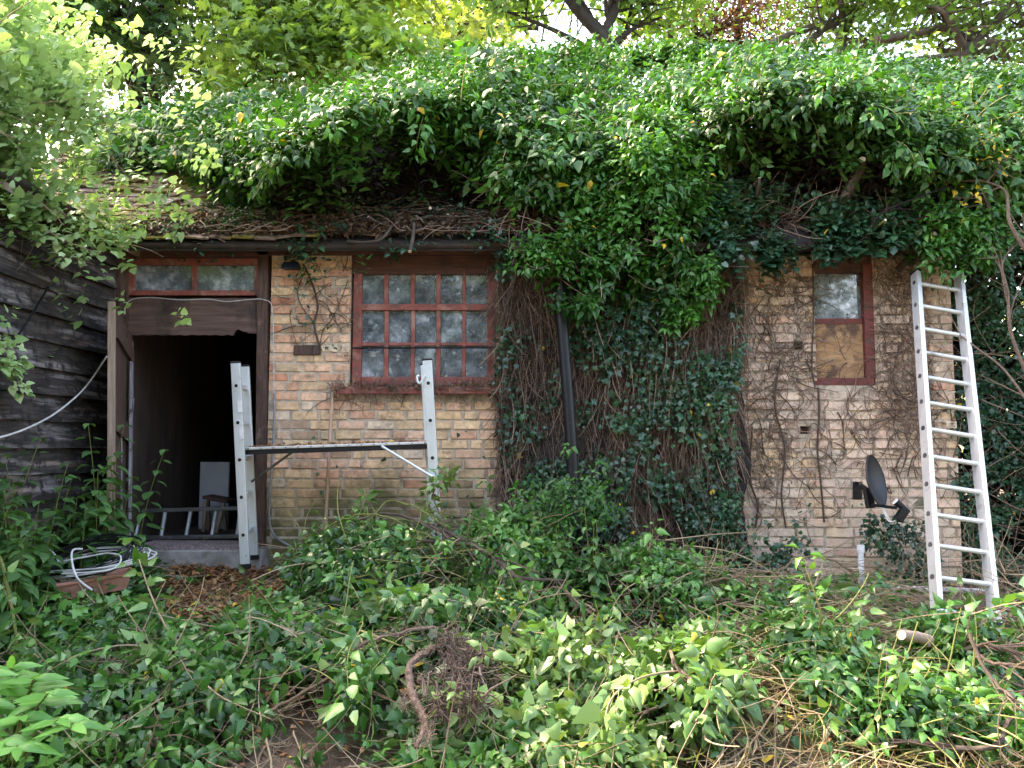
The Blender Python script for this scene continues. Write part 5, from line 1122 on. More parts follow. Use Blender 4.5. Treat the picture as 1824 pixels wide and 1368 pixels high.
# ================================================================== trees beyond the building
def tree(name, label, px, Y, top, mat, crowns, seed, bark='bark', r=.14, leaf=.11, nleaf=9000, kind='maple', group='trees behind the building', pts=None, droop=.4, base_py=None):
    x = float(P(px, 100, Y)[0]); zb = float(gz(x, Y)); rr = random.Random(seed); rg_ = np.random.default_rng(seed)
    e = thing(name, label, 'tree', (x, Y, zb), group); mb = MB()
    fork = Vector(P(px, pts[0][1] if pts else 60, Y)) if True else None
    trunk = spl([Vector((x, Y, zb - .1)), Vector((x + rr.uniform(-.1, .1), Y, zb + (fork.z - zb) * .5)), fork], 6); k = len(trunk)
    mb.tube(trunk, [r * (1.25 - .45 * i / (k - 1)) for i in range(k)], 10)
    cs = []
    for cx_, cz_, cr, dy in crowns:          # crown lobes: px, py of their centre, radius in metres, depth offset
        c = Vector(P(cx_, cz_, Y + dy)); cs.append((c, cr))
        m_ = fork.lerp(c, .5) + Vector((rr.gauss(0, .15), rr.gauss(0, .15), rr.gauss(0, .1)))
        s = spl([fork - Vector((0, 0, .1)), m_, c], 6); kk = len(s); mb.tube(s, [r * .55 * (1 - .75 * i / (kk - 1)) for i in range(kk)], 8)
        for j in range(7): recur(mb, s[rr.randint(kk // 2, kk - 1)], Vector((rr.gauss(0, 1), rr.gauss(0, 1), rr.gauss(0, .6))), cr * .95, r * .17, 1, rr, wig=.4)
    if pts:
        for br in pts[1:]:
            s = spl([Vector(P(a_, b_, Y)) for a_, b_ in br[0]], 6); kk = len(s); mb.tube(s, [br[1] * (1 - .45 * i / (kk - 1)) for i in range(kk)], 9)
            for j in range(4): recur(mb, s[rr.randint(kk // 2, kk - 1)], Vector((rr.gauss(0, 1), rr.gauss(0, 1), rr.gauss(.4, .6))), .8, br[1] * .3, 1, rr, wig=.4)
    mb.build('trunk', M[bark], e, smooth=True)
    tot = sum(c_[1] ** 2 for c_ in cs); tm = TM()
    for c, cr in cs:
        ncl = int(nleaf * cr * cr / tot / 34)
        u = nrm(rg_.normal(size=(ncl, 3))); rad = cr * rg_.uniform(.3, 1, ncl) ** .6
        cc = np.array(c) + u * rad[:, None] * np.array([1.15, 1, .8])
        M_ = 34; ctr = np.repeat(cc, M_, 0); br_ = np.repeat(rg_.uniform(.2, .9, ncl), M_)
        p = ctr + rg_.normal(0, 1, ctr.shape) * np.array([.26, .26, .1]) * (.7 + cr * .3)
        d = rg_.normal(0, .6, p.shape) + (p - ctr) * 2 + np.array([0, 0, -droop]); nn = UP * 1.0 + rg_.normal(0, .45, p.shape) + np.repeat(u, M_, 0) * .3
        add_leaves(tm, p, d, nn, leaf * rg_.uniform(.6, 1.2, len(p)), kind, np.clip(br_ * .8 + rg_.uniform(0, .2, len(p)), 0, .94))
    tm.build('crown', M[mat], e); return e
tree('tree', 'dark green tree with a dark trunk behind the left end of the roof', 255, 10.0, 0, 'treedark', [(210, 60, 1.0, 0), (330, 110, .8, -.3), (140, -80, 1.3, 0), (330, -120, 1.3, .3), (260, -330, 1.6, 0), (60, 40, 1.0, .5)], 201, 'darkbark', nleaf=17000, pts=[(255, 60), ([(250, 200), (225, 90), (200, 0), (190, -60)], .1), ([(290, 230), (262, 120), (258, 0), (270, -90)], .07)])
tree('tree', 'bright green maple like tree over the roof left of centre', 560, 9.6, 0, 'treelight', [(470, 110, .55, -.5), (560, 60, .75, 0), (640, 110, .55, -.4), (470, -20, .8, 0), (640, -80, 1.1, .3), (430, 160, .35, -.8), (720, 120, .4, -.6)], 202, 'darkbark', r=.09, leaf=.13, nleaf=13000)
tree('tree', 'yellow green backlit tree in the gap left of the forked trunk', 800, 13.0, 0, 'treeyellow', [(690, 20, .85, 0), (800, 70, .8, 0), (880, 10, .8, .5), (900, -170, 1.2, 0), (620, 100, .6, 0)], 203, 'darkbark', r=.07, leaf=.12, nleaf=9000, pts=[(800, 90), ([(775, 75), (765, 40), (720, 10), (690, -30)], .04), ([(960, 50), (900, 48), (860, 52), (810, 38), (780, 25)], .045), ([(940, 60), (910, 30), (870, 20), (830, 5)], .03)])
tree('tree', 'dark forked tree trunk rising above the middle of the ivy mound', 1078, 9.4, 0, 'treegreen', [(960, -60, .7, 0), (1180, 30, .5, .3), (1200, -90, .8, 0), (1060, -260, 1.3, 0), (900, 20, .3, 0), (1130, -20, .35, 0)], 204, 'darkbark', r=.085, leaf=.1, nleaf=7500, pts=[(1078, 88), ([(1080, 95), (1068, 60), (1040, 30), (1012, -5), (985, -60)], .1), ([(1080, 95), (1082, 50), (1095, 20), (1112, -20), (1130, -70)], .07), ([(1088, 40), (1080, 20), (1078, -30)], .035)])
tree('tree', 'brown leaved tree above the mound right of the forked trunk', 1240, 12.0, 0, 'treebrown', [(1200, 30, .65, 0), (1290, 50, .6, 0), (1350, 10, .8, 0), (1240, -100, 1.3, 0), (1400, -120, 1.1, 0), (1420, 60, .4, 0)], 205, 'darkbark', r=.08, leaf=.07, nleaf=15000, kind='ovate', pts=[(1240, 60), ([(1318, 90), (1312, 40), (1318, 0), (1310, -60)], .055), ([(1195, 70), (1190, 20), (1180, -40)], .05)])
tree('tree', 'tree with dark slanting limbs over the right part of the mound', 1500, 10.5, 0, 'treegreen', [(1520, 30, .5, 0), (1470, -60, .9, 0), (1600, -90, 1.0, 0), (1560, 80, .28, -.3)], 206, 'bark', r=.09, leaf=.085, nleaf=6500, pts=[(1500, 60), ([(1340, 98), (1390, 70), (1440, 50), (1490, 35), (1560, -10)], .06), ([(1410, 98), (1440, 75), (1470, 50), (1500, 40)], .06), ([(1500, 110), (1540, 85), (1600, 70), (1660, 62)], .055)])
tree('tree', 'pale green tree with an arching bare limb at the upper right', 1720, 9.8, 0, 'treegreen', [(1650, 10, .5, 0), (1740, 40, .45, 0), (1800, 110, .4, -.2), (1700, -120, 1.1, 0), (1850, -100, 1.2, 0)], 207, 'bark', r=.1, leaf=.09, nleaf=6500, pts=[(1720, 80), ([(1560, 72), (1630, 60), (1680, 50), (1730, 72), (1775, 108)], .055), ([(1600, 110), (1680, 100), (1740, 95), (1780, 90)], .04)])
tree('tree', 'darker tree at the far right edge beyond the mound', 1900, 10.5, 0, 'treedark', [(1830, 60, .8, 0), (1950, 100, 1.1, 0), (1880, -100, 1.4, 0), (2050, -50, 1.4, 0)], 208, 'bark', leaf=.09, nleaf=8000)
tree('tree', 'bright tree at the far left behind the vine covered shed', -40, 9.0, 0, 'treegreen', [(-20, 100, 1.0, 0), (100, 60, .7, .5), (-150, -100, 1.3, 0), (60, -150, 1.2, 0), (-60, -330, 1.5, 0)], 209, 'bark', leaf=.1, nleaf=13000)
# far wood that reads as one mass
fw_ = TM(); r = np.random.default_rng(220); ncl = 800; X_ = r.uniform(-19, 19, ncl); Y_ = r.uniform(17, 24, ncl); Z_ = r.uniform(.5, 12, ncl)
k = noise(X_, Z_, 45, 3.2, Y_) > -.05; cc = np.stack([X_, Y_, Z_], -1)[k]; m_ = 42; ctr = np.repeat(cc, m_, 0)
p = ctr + r.normal(0, 1, ctr.shape) * np.array([.6, .6, .35])
add_leaves(fw_, p, r.normal(0, .6, p.shape) + np.array([0, 0, -.4]), UP + r.normal(0, .5, p.shape), r.uniform(.12, .24, len(p)), 'ovate', np.repeat(r.uniform(0, .9, len(cc)), m_))
tag(fw_.build('far_woodland', M['treeyellow']), 'sunlit woodland foliage far behind the building', kind='stuff')
# ================================================================== foreground
def hit(px, py, dz=0.0):              # ground point seen at a photo pixel
    px = np.asarray(px, float); py = np.asarray(py, float); lo = np.full(px.shape, 1.2); hi = np.full(px.shape, 6.15)
    for _ in range(30):
        m_ = (lo + hi) / 2; p = P(px, py, m_); below = p[..., 2] < gz(p[..., 0], p[..., 1]) + dz
        hi = np.where(below, m_, hi); lo = np.where(below, lo, m_)
    return P(px, py, (lo + hi) / 2)
# heaps of cuttings: photo px of the centre, world Y, half widths (x, y), height, leaf stuff
HEAPS = [
 ('big dark heap of cut ivy in front of the window end of the platform', 665, 5.0, .72, .62, .46, 'heap', 1500, 'ovate', .075),
 ('leafy heap of cut ivy at the foot of the downpipe', 905, 5.35, .42, .32, .48, 'heap', 620, 'ovate', .07),
 ('pale green heap of ivy below the root covered wall', 1165, 5.2, .55, .45, .32, 'heap', 820, 'ovate', .07),
 ('dark green heap of cuttings beside the dry straw patch', 1415, 4.1, .5, .42, .3, 'heap', 900, 'ovate', .075),
 ('low dark heap of cuttings in front of the dish', 1380, 4.9, .55, .35, .2, 'heap', 520, 'ovate', .07),
 ('tall dark heap of ivy around the foot of the ladder', 1690, 4.5, .17, .2, .28, 'heap', 380, 'ovate', .075),
 ('broad glossy heap of cuttings in front of the ladder', 1625, 3.8, .5, .36, .15, 'heap', 760, 'ovate', .075),
 ('pale leafed heap of cuttings at the bottom centre', 1010, 3.3, .42, .36, .14, 'heappale', 420, 'ovate', .08),
 ('pale heap of large cut leaves left of the straw patch', 1230, 3.75, .34, .36, .3, 'heappale', 400, 'ovate', .085),
 ('heap of cut ivy under the torn up root clump', 690, 4.0, .55, .4, .3, 'heap', 520, 'lobed', .08),
 ('sprawling heap of cuttings left of the root clump', 340, 3.7, .42, .36, .18, 'heap', 620, 'ovate', .08),
 ('heap of trailing ivy in front of the leaf strewn doorstep', 470, 4.25, .36, .25, .2, 'heap', 420, 'ovate', .075),
 ('low ivy heap by the cable filled trough', 150, 4.5, .5, .2, .1, 'heap', 380, 'lobed', .075),
 ('ivy cuttings spilling along the bottom left', 110, 3.6, .55, .4, .16, 'heap', 520, 'lobed', .08),
 ('pile of cut ivy between the window heap and the pale leaves', 905, 4.35, .42, .36, .26, 'heap', 560, 'ovate', .075),
 ('light green cuttings in the middle below the downpipe', 1010, 3.95, .3, .26, .24, 'heappale', 280, 'ovate', .075),
]
HP = []
for h in HEAPS:
    HP.append((float(P(h[1], 1100, h[2])[0]), h[2], h[3], h[4], h[5] * 1.0))
def heap_h(x, y):
    z = gz(x, y)
    add = 0 * np.asarray(x, float)
    for cx_, cy_, a_, b_, hh in HP:
        add = np.maximum(add, hh * np.exp(-(((x - cx_) / a_) ** 2 + ((y - cy_) / b_) ** 2) * 1.3))
    return z + add + .03 * noise(x, y, 46, .4)
def hnorm(x, y, e=.04):
    gx_ = (heap_h(x + e, y) - heap_h(x - e, y)) / (2 * e); gy_ = (heap_h(x, y + e) - heap_h(x, y - e)) / (2 * e)
    return nrm(np.stack([-gx_, -gy_, np.ones_like(gx_)], -1))
# masks for open ground (in photo px of the ground point)
def proj(p):
    d = p - np.array([0, 0, EYE]); f = np.array([0, math.cos(PITCH), math.sin(PITCH)]); u = np.array([0, -math.sin(PITCH), math.cos(PITCH)])
    dd = d @ f; return 912 + FPX * d[:, 0] / dd, 684 - FPX * (d @ u) / dd
LITTER = [(260, 985), (560, 975), (560, 1045), (470, 1075), (380, 1120), (330, 1130), (290, 1060)]
STRAW = [(1290, 1120), (1360, 1110), (1400, 1180), (1460, 1300), (1700, 1330), (1900, 1360), (1900, 1500), (1150, 1500), (1270, 1300), (1330, 1240)]
BARE2 = [(880, 1120), (1180, 1110), (1200, 1160), (1050, 1200), (900, 1180)]
BARE3 = [(330, 1080), (520, 1060), (540, 1100), (360, 1130)]
BARE = [(440, 1150), (520, 1140), (540, 1250), (470, 1500), (380, 1500), (430, 1300)]
for hi_, (lab, px_c, cy_, a_, b_, hh, mat, n, kind, size) in enumerate(HEAPS):
    n = int(n * .72); size *= 1.25
    cx_ = HP[hi_][0]; r = np.random.default_rng(300 + hi_)
    e = thing('cuttings_heap', lab, 'heap', (cx_, cy_, float(gz(cx_, cy_))), 'heaps of cut ivy on the ground')
    q = r.normal(0, .46, (n, 2)); x = cx_ + q[:, 0] * a_; y = np.minimum(cy_ + q[:, 1] * b_, 6.0)
    qx, qy = proj(np.stack([x, y, heap_h(x, y)], -1)); kp = ~(inpoly(qx, qy, LITTER) | inpoly(qx, qy, STRAW) | inpoly(qx, qy, BARE) | inpoly(qx, qy, BARE3)) | (r.random(n) < .07); kp &= noise(x, y, 80 + hi_, .3) > -.32; x, y = x[kp], y[kp]; n = len(x)
    nn = hnorm(x, y); p = np.stack([x, y, heap_h(x, y) - r.exponential(.03, n) + .02 + r.exponential(.022, n)], -1)
    main = np.array([r.normal(), r.normal(), .0]); main /= np.linalg.norm(main)
    az = r.normal(0, 1, (n, 3)) * np.array([1, 1, .2]); o = nn * .45 + az * .6 + main * .35 + np.stack([nn[:, 0], nn[:, 1], 0 * x], -1) * .9
    tm = TM(); base = np.clip(.45 + .35 * noise(x, y, 60 + hi_, .5) + r.normal(0, .15, n), 0, 1)
    sprigs(tm, p, o, nl=8, L=.17, size=size, droop=.85, kind=kind, rnd=base, yellow=.004, seed=310 + hi_, nup=.4, spread=1.0, nz=.45)
    ns = max(9, int(26 * a_)); q = r.normal(0, .45, (ns, 2)); sx_ = cx_ + q[:, 0] * a_; sy_ = np.minimum(cy_ + q[:, 1] * b_, 5.9)
    sp0 = np.stack([sx_, sy_, heap_h(sx_, sy_) + r.uniform(.02, .1, ns)], -1); dd_ = r.normal(0, 1, (ns, 3)) * np.array([1, .8, .12]) + np.array([0, -.25, .12])
    sc = wander(sp0, dd_, r.uniform(.3, .75, ns), 12, wig=.14, grav=.05, seed=350 + hi_); sc[:, :, 2] = np.maximum(sc[:, :, 2], heap_h(sc[:, :, 0], sc[:, :, 1]) + .01)
    sl_ = sc[:, 3:].reshape(-1, 3); st_ = np.gradient(sc, axis=1)[:, 3:].reshape(-1, 3)
    qx, qy = proj(sl_); kl = ~(inpoly(qx, qy, LITTER) | inpoly(qx, qy, STRAW)); br_ = np.repeat(r.uniform(.25, .95, ns), 9)[kl]; sl_, st_ = sl_[kl], st_[kl]
    sprigs(tm, sl_, st_ + r.normal(0, .01, sl_.shape), nl=3, L=.05, size=size * 1.05, droop=.6, kind='ovate', seed=360 + hi_, nup=.5, nz=.5, pet=.03, rnd=br_)
    tm.build('leaves', M[mat], e)
    tm = TM(); tubes(tm, sc, np.linspace(.0055, .002, 12)[None] * r.uniform(.6, 1.3, ns)[:, None], 5, rnd=r.uniform(.3, 1, ns)); m_ = int(n * .45); x = cx_ + r.normal(0, .55, m_) * a_; y = np.minimum(cy_ + r.normal(0, .55, m_) * b_, 6.0)
    p = np.stack([x, y, heap_h(x, y) + r.uniform(-.02, .06, m_)], -1); d = r.normal(0, 1, (m_, 3)) * np.array([1, .8, .22])
    c = wander(p, d, r.uniform(.15, .6, m_), 9, wig=.18, grav=.03, seed=330 + hi_); c[:, :, 2] = np.maximum(c[:, :, 2], heap_h(c[:, :, 0], c[:, :, 1]) - .02)
    tubes(tm, c, np.linspace(1, .4, 9)[None] * (.002 + .005 * r.random(m_) ** 3)[:, None], 4, rnd=r.random(m_))
    tm.build('stems', M['twig' if hi_ % 3 else 'greentwig'], e)

r = np.random.default_rng(400); n = 26000
x = r.uniform(-4.2, 4.6, n); y = r.uniform(2.3, 6.05, n); k = (x > SX + .1) | (y < 3.2); x, y = x[k], y[k]
p = np.stack([x, y, heap_h(x, y)], -1); qx, qy = proj(p)
inL, inS, inB = inpoly(qx, qy, LITTER), inpoly(qx, qy, STRAW), inpoly(qx, qy, BARE)
dens = noise(x, y, 47, .6); k = (r.random(len(x)) < np.where(inL | inS, .03, np.where(inB, .1, .5))) & (dens > -.05); 
tm = TM(); kk = k.sum(); nn = hnorm(x[k], y[k]); pp = p[k] + nn * r.uniform(.0, .05, kk)[:, None]
sprigs(tm, pp, nn + r.normal(0, .5, pp.shape), nl=4, L=.07, size=.078, droop=.3, kind='lobed', nup=1.1, seed=401, pet=.03, yellow=.006, rnd=np.clip(.45 + .3 * noise(x[k], y[k], 48, .8) + r.normal(0, .2, kk), 0, 1))
tag(tm.build('ground_ivy', M['heap']), 'low ivy leaves covering the ground between the heaps', kind='stuff')
# fallen leaves
n = 15000; x = r.uniform(-3.0, 4.4, n); y = r.uniform(2.4, 6.1, n); p = np.stack([x, y, heap_h(x, y) + r.uniform(.0, .03, n)], -1); qx, qy = proj(p); inL, inB = inpoly(qx, qy, LITTER), inpoly(qx, qy, BARE)
k = r.random(n) < np.where(inL, 1, np.where(inB, .7, .5)); p = p[k]; n2 = len(p)
extra = []
x = r.uniform(-3.0, -1.5, 9500); y = r.uniform(4.3, 6.0, 9500); q = np.stack([x, y, heap_h(x, y) + r.uniform(.0, .035, 9500)], -1); qx, qy = proj(q); p = np.concatenate([p, q[inpoly(qx, qy, LITTER)]]); n2 = len(p)
tm = TM(); add_leaves(tm, p, r.normal(0, 1, p.shape) * np.array([1, 1, .25]), UP + r.normal(0, .35, p.shape), r.uniform(.022, .06, n2), 'ovate', np.where(r.random(n2) < .03, 1., r.uniform(0, .94, n2)))
tag(tm.build('fallen_leaves', M['litter']), 'brown and orange fallen leaves on the soil by the doorstep', kind='stuff')
# loose twigs everywhere
n = 3600; x = r.uniform(-3.0, 4.4, n); y = r.uniform(2.4, 5.9, n); p = np.stack([x, y, heap_h(x, y) + r.uniform(.0, .09, n)], -1); qx, qy = proj(p); p = p[~inpoly(qx, qy, LITTER) | (r.random(n) < .12)]; n = len(p)
c = wander(p, r.normal(0, 1, (n, 3)) * np.array([1, .7, .15]), r.uniform(.12, .6, n), 9, wig=.16, grav=.01, seed=402); c[:, :, 2] = np.maximum(c[:, :, 2], heap_h(c[:, :, 0], c[:, :, 1]) + .004)
tm = TM(); tubes(tm, c, np.linspace(1, .4, 9)[None] * (.0018 + .006 * r.random(n) ** 3)[:, None], 4, rnd=r.random(n))
n = 480; x = r.uniform(.9, 3.0, n); y = r.uniform(4.5, 5.6, n); p = np.stack([x, y, heap_h(x, y) + r.uniform(.02, .2, n)], -1)
c = wander(p, np.array([1, -.25, -.1]) + r.normal(0, .35, (n, 3)) * np.array([1, .6, .4]), r.uniform(.2, .7, n), 9, wig=.1, grav=.035, seed=403); c[:, :, 2] = np.maximum(c[:, :, 2], heap_h(c[:, :, 0], c[:, :, 1]) + .004)
tubes(tm, c, np.linspace(1, .4, 9)[None] * (.0018 + .004 * r.random(n) ** 3)[:, None], 4, rnd=r.random(n))
n = 420; x = r.uniform(2.9, 4.3, n); y = r.uniform(4.6, 5.9, n); p = np.stack([x, y, heap_h(x, y) + r.uniform(.02, .45, n)], -1)
c = wander(p, r.normal(0, .8, (n, 3)), r.uniform(.2, .6, n), 9, wig=.25, seed=404)
tubes(tm, c, np.linspace(1, .4, 9)[None] * (.0018 + .004 * r.random(n) ** 3)[:, None], 4, rnd=r.random(n))
n = 2500; x = r.uniform(-2.2, .2, n); y = r.uniform(2.6, 4.4, n); p = np.stack([x, y, heap_h(x, y) + r.uniform(.0, .05, n)], -1); qx, qy = proj(p); p = p[inpoly(qx, qy, BARE)]; n = len(p)
c = wander(p, r.normal(0, 1, (n, 3)) * np.array([1, 1, .2]), r.uniform(.06, .25, n), 6, wig=.3, seed=405); c[:, :, 2] = np.maximum(c[:, :, 2], heap_h(c[:, :, 0], c[:, :, 1]) + .003)
tubes(tm, c, np.linspace(1, .4, 6)[None] * (.0012 + .003 * r.random(n) ** 3)[:, None], 4, rnd=r.random(n))
tag(tm.build('loose_twigs', M['twig']), 'tan ivy stems and twigs strewn over the cuttings', kind='stuff')
# straw and grass
n = 15000; x = r.uniform(.5, 4.5, n); y = r.uniform(2.3, 4.6, n); p = np.stack([x, y, heap_h(x, y) - .005], -1); qx, qy = proj(p); k = inpoly(qx, qy, STRAW); p = p[k]; n2 = len(p)
tm = TM(); d = r.normal(0, 1, p.shape) * np.array([1, 1, .0]) + np.array([0, 0, .35]); add_leaves(tm, p, d, UP + r.normal(0, .6, p.shape), r.uniform(.08, .22, n2), 'blade', r.uniform(0, .94, n2), curl=1.0)
tag(tm.build('straw', M['straw']), 'dry straw coloured grass flattened on the path at the lower right', kind='stuff')
n = 9000; x = r.uniform(-2.6, 4.5, n); y = r.uniform(2.3, 5.2, n); p = np.stack([x, y, heap_h(x, y) - .005], -1); qx, qy = proj(p); k = (inpoly(qx, qy, STRAW) & (r.random(n) < .25)) | ((noise(x, y, 49, .7) > .35) & (r.random(n) < .3)); p = p[k]; n2 = len(p)
tm = TM(); d = r.normal(0, .5, p.shape) * np.array([1, 1, 0]) + UP; add_leaves(tm, p, d, r.normal(0, 1, p.shape), r.uniform(.07, .2, n2), 'blade', r.uniform(0, .94, n2), curl=1.0)
tag(tm.build('grass', M['grass']), 'green grass blades growing through the straw and cuttings', kind='stuff')

# ---- cut branches lying on the heaps
def hith(px, py, dz=0.0):
    lo, hi = 1.2, 6.15; ys_ = np.linspace(1.5, 6.1, 500); p = P(px, py, ys_); k = np.argmax(p[:, 2] < heap_h(p[:, 0], p[:, 1]) + dz); return p[k]
def on(px, py, dz=.05, Yo=None):
    return Vector(hith(px, py, dz))
def branch(lab, lines, seed, mat='twig', kids=5, L=.28, leaves=0, lmat='heap', group='cut branches lying on the heaps', name='cut_branch'):
    rr = random.Random(seed); mb = MB(); tips = []; c0 = None
    for pts, r0, r1 in lines:
        v = []
        for q in pts:
            v.append(Vector(P(q[0], q[1], q[2])) if len(q) == 3 else on(*q, .12))
        s = spl(v, 6); k = len(s); c0 = c0 or s[0]
        mb.tube([p + Vector((rr.gauss(0, .004), rr.gauss(0, .004), rr.gauss(0, .004))) for p in s], [r0 + (r1 - r0) * i / (k - 1) for i in range(k)], 8)
        for j in range(kids):
            i = rr.randint(k // 3, k - 1); d = (s[i] - s[i - 1]).normalized() + Vector((rr.gauss(0, .5), rr.gauss(0, .4), rr.gauss(0, .35)))
            recur(mb, s[i], d, L * rr.uniform(.5, 1.2), max(.0018, r1 * .6), 1, rr, wig=.35, tips=tips)
    e = thing(name, lab, 'branch', c0, group); mb.build('limb', M[mat], e, smooth=True)
    if leaves and tips:
        tp = np.array([tuple(t[0]) for t in tips]); td = np.array([tuple(t[1]) for t in tips]); tm = TM(); idx = np.random.default_rng(seed).integers(0, len(tp), leaves)
        sprigs(tm, tp[idx] + np.random.default_rng(seed).normal(0, .015, (leaves, 3)), td[idx], nl=6, L=.1, size=.07, droop=.5, seed=seed); tm.build('leaves', M[lmat], e)
    return e
branch('thick forked branch at the lower left with its sawn end by the elder leaves', [([(132, 1277), (165, 1272), (190, 1280), (225, 1280), (250, 1268), (300, 1230), (345, 1196), (420, 1190)], .016, .006),
        ([(165, 1272), (185, 1210), (210, 1170), (260, 1155)], .012, .005), ([(168, 1274), (215, 1235), (260, 1200), (310, 1172)], .009, .004), ([(180, 1282), (230, 1310), (280, 1330)], .011, .007), ([(240, 1270), (280, 1262), (340, 1248), (380, 1280)], .007, .004)], 501, leaves=40)
branch('reddish stripped twigs crossing above the forked branch', [([(110, 1220), (150, 1190), (190, 1170), (250, 1155), (300, 1160)], .006, .004), ([(125, 1190), (160, 1195), (175, 1165), (215, 1150)], .005, .003), ([(190, 1168), (230, 1205), (255, 1250)], .006, .003)], 502, 'paleroot', kids=4, L=.2)
branch('tan twig leaning over the terracotta trough', [([(45, 1095), (95, 1085), (125, 1060), (137, 1040)], .008, .005), ([(40, 1066), (70, 1058), (100, 1045)], .006, .004), ([(137, 1056), (165, 1075), (200, 1100), (235, 1108)], .006, .005)], 503, kids=2, L=.15)
branch('thick dark branch arching from the heap past the downpipe foot', [([(740, 960, 5.0), (800, 968, 4.95), (850, 975, 4.9), (900, 1010, 4.8), (935, 1045, 4.7), (960, 1075, 4.65)], .01, .017), ([(640, 925, 5.1), (700, 915, 5.1), (760, 935, 5.05), (830, 965, 4.95)], .006, .01), ([(765, 900, 5.1), (780, 935, 5.05), (800, 960, 4.95)], .005, .009)], 504, 'bark', kids=8, L=.3, leaves=26)
branch('long thin stem curving across the top of the big heap', [([(560, 965, 5.1), (610, 925, 5.05), (680, 918, 5.0), (740, 945, 5.0), (790, 965, 4.95)], .005, .006), ([(640, 950, 5.0), (690, 895, 5.1), (740, 905, 5.1), (800, 940, 5.0)], .004, .005), ([(610, 1010, 4.9), (700, 985, 4.85), (760, 975, 4.9)], .005, .004)], 505, 'greentwig', kids=5, L=.25, leaves=10)
branch('leafy sprig stuck upright against the right platform frame', [([(800, 960, 5.15), (785, 920, 5.25), (772, 885, 5.3), (776, 870, 5.3)], .007, .004)], 506, 'twig', kids=4, L=.12, leaves=22, lmat='heappale')
branch('pale stem arching over the cuttings right of the downpipe', [([(955, 1055, 4.8), (1000, 1048, 4.8), (1030, 1075, 4.7), (1062, 1100, 4.6)], .006, .007)], 507, kids=2, L=.2)
branch('bundle of arched tan twigs below the satellite dish', [([(1215, 1085, 4.9), (1240, 1050, 4.9), (1290, 1030, 4.9), (1350, 1040, 4.9), (1450, 1090, 4.8)], .008, .005), ([(1270, 1060, 5.0), (1340, 1040, 5.0), (1440, 1043, 5.0), (1510, 1060, 5.0)], .007, .004), ([(1380, 1022, 5.2), (1420, 995, 5.3), (1470, 995, 5.3), (1520, 1020, 5.3)], .006, .004), ([(1260, 1072, 4.8), (1340, 1068, 4.8), (1430, 1095, 4.7), (1470, 1115, 4.6)], .007, .004)], 508, kids=14, L=.42)
branch('brown torn root stem lying across the pale heap in the middle', [([(900, 1180), (940, 1176), (990, 1190), (1040, 1200), (1110, 1225)], .011, .005), ([(1050, 1130), (1110, 1140), (1160, 1142)], .013, .008), ([(1168, 1110), (1172, 1140), (1195, 1165), (1205, 1190), (1230, 1215), (1200, 1250)], .008, .01)], 509, 'paleroot', kids=5, L=.25)
branch('thin stem bowing over the lower middle from the root clump', [([(800, 1125), (850, 1165), (868, 1200), (885, 1230)], .005, .005), ([(480, 1265), (530, 1240), (600, 1205), (690, 1198)], .008, .007), ([(560, 1290), (600, 1270), (640, 1220)], .006, .004)], 510, kids=4, L=.25, leaves=8, lmat='heappale')
branch('bent green stem curving up at the bottom centre', [([(1000, 1330), (1060, 1320), (1120, 1290), (1150, 1250), (1165, 1210)], .006, .005), ([(1050, 1365), (1120, 1355), (1230, 1350)], .007, .005)], 511, 'greentwig', kids=3, L=.2, leaves=6, lmat='heappale')
branch('grey forked branch in the bottom right corner', [([(1824, 1230), (1800, 1280), (1770, 1330), (1690, 1330), (1620, 1320)], .012, .01), ([(1730, 1130, 3.7), (1760, 1200, 3.6), (1800, 1240, 3.5)], .009, .006), ([(1745, 1260), (1780, 1330), (1800, 1366)], .006, .005), ([(1700, 1230), (1760, 1235), (1840, 1250)], .009, .006)], 512, 'bark', kids=7, L=.35)
branch('curled root like stem beside the right foot of the ladder', [([(1824, 1100, 4.6), (1790, 1085, 4.6), (1755, 1090, 4.6), (1752, 1125, 4.5), (1745, 1155, 4.4), (1720, 1165, 4.3)], .008, .012)], 513, 'paleroot', kids=3, L=.2)
branch('knot of pale roots in the mound at the right edge', [([(1700, 1160, 4.3), (1760, 1150, 4.2), (1820, 1165, 4.2)], .012, .01), ([(1740, 1170, 4.2), (1790, 1185, 4.1), (1850, 1180, 4.1)], .01, .008)], 514, 'paleroot', kids=9, L=.25)
# sawn log
lg = thing('sawn_log', 'short sawn log with a pale end lying on the heap left of the ladder foot', 'log', P(1620, 1135, 4.2)); a, b = Vector(P(1606, 1131, 4.15)), Vector(P(1655, 1140, 4.3))
mb = MB(); mb.tube([a, a.lerp(b, .5) + Vector((0, 0, .004)), b], [.026, .029, .027], 14); mb.build('trunk', M['tanwood'], lg, smooth=True)
mb = MB(); t = (a - b).normalized(); mb.tube([a + t * .0005, a + t * .004], .0245, 14); mb.build('cut_face', M['cut'], lg)
mb = MB(); t = (b - a).normalized(); mb.tube([a.lerp(b, .8), a.lerp(b, .8) + Vector((.02, -.02, -.03))], .009, 8); mb.build('stub', M['tanwood'], lg, smooth=True)
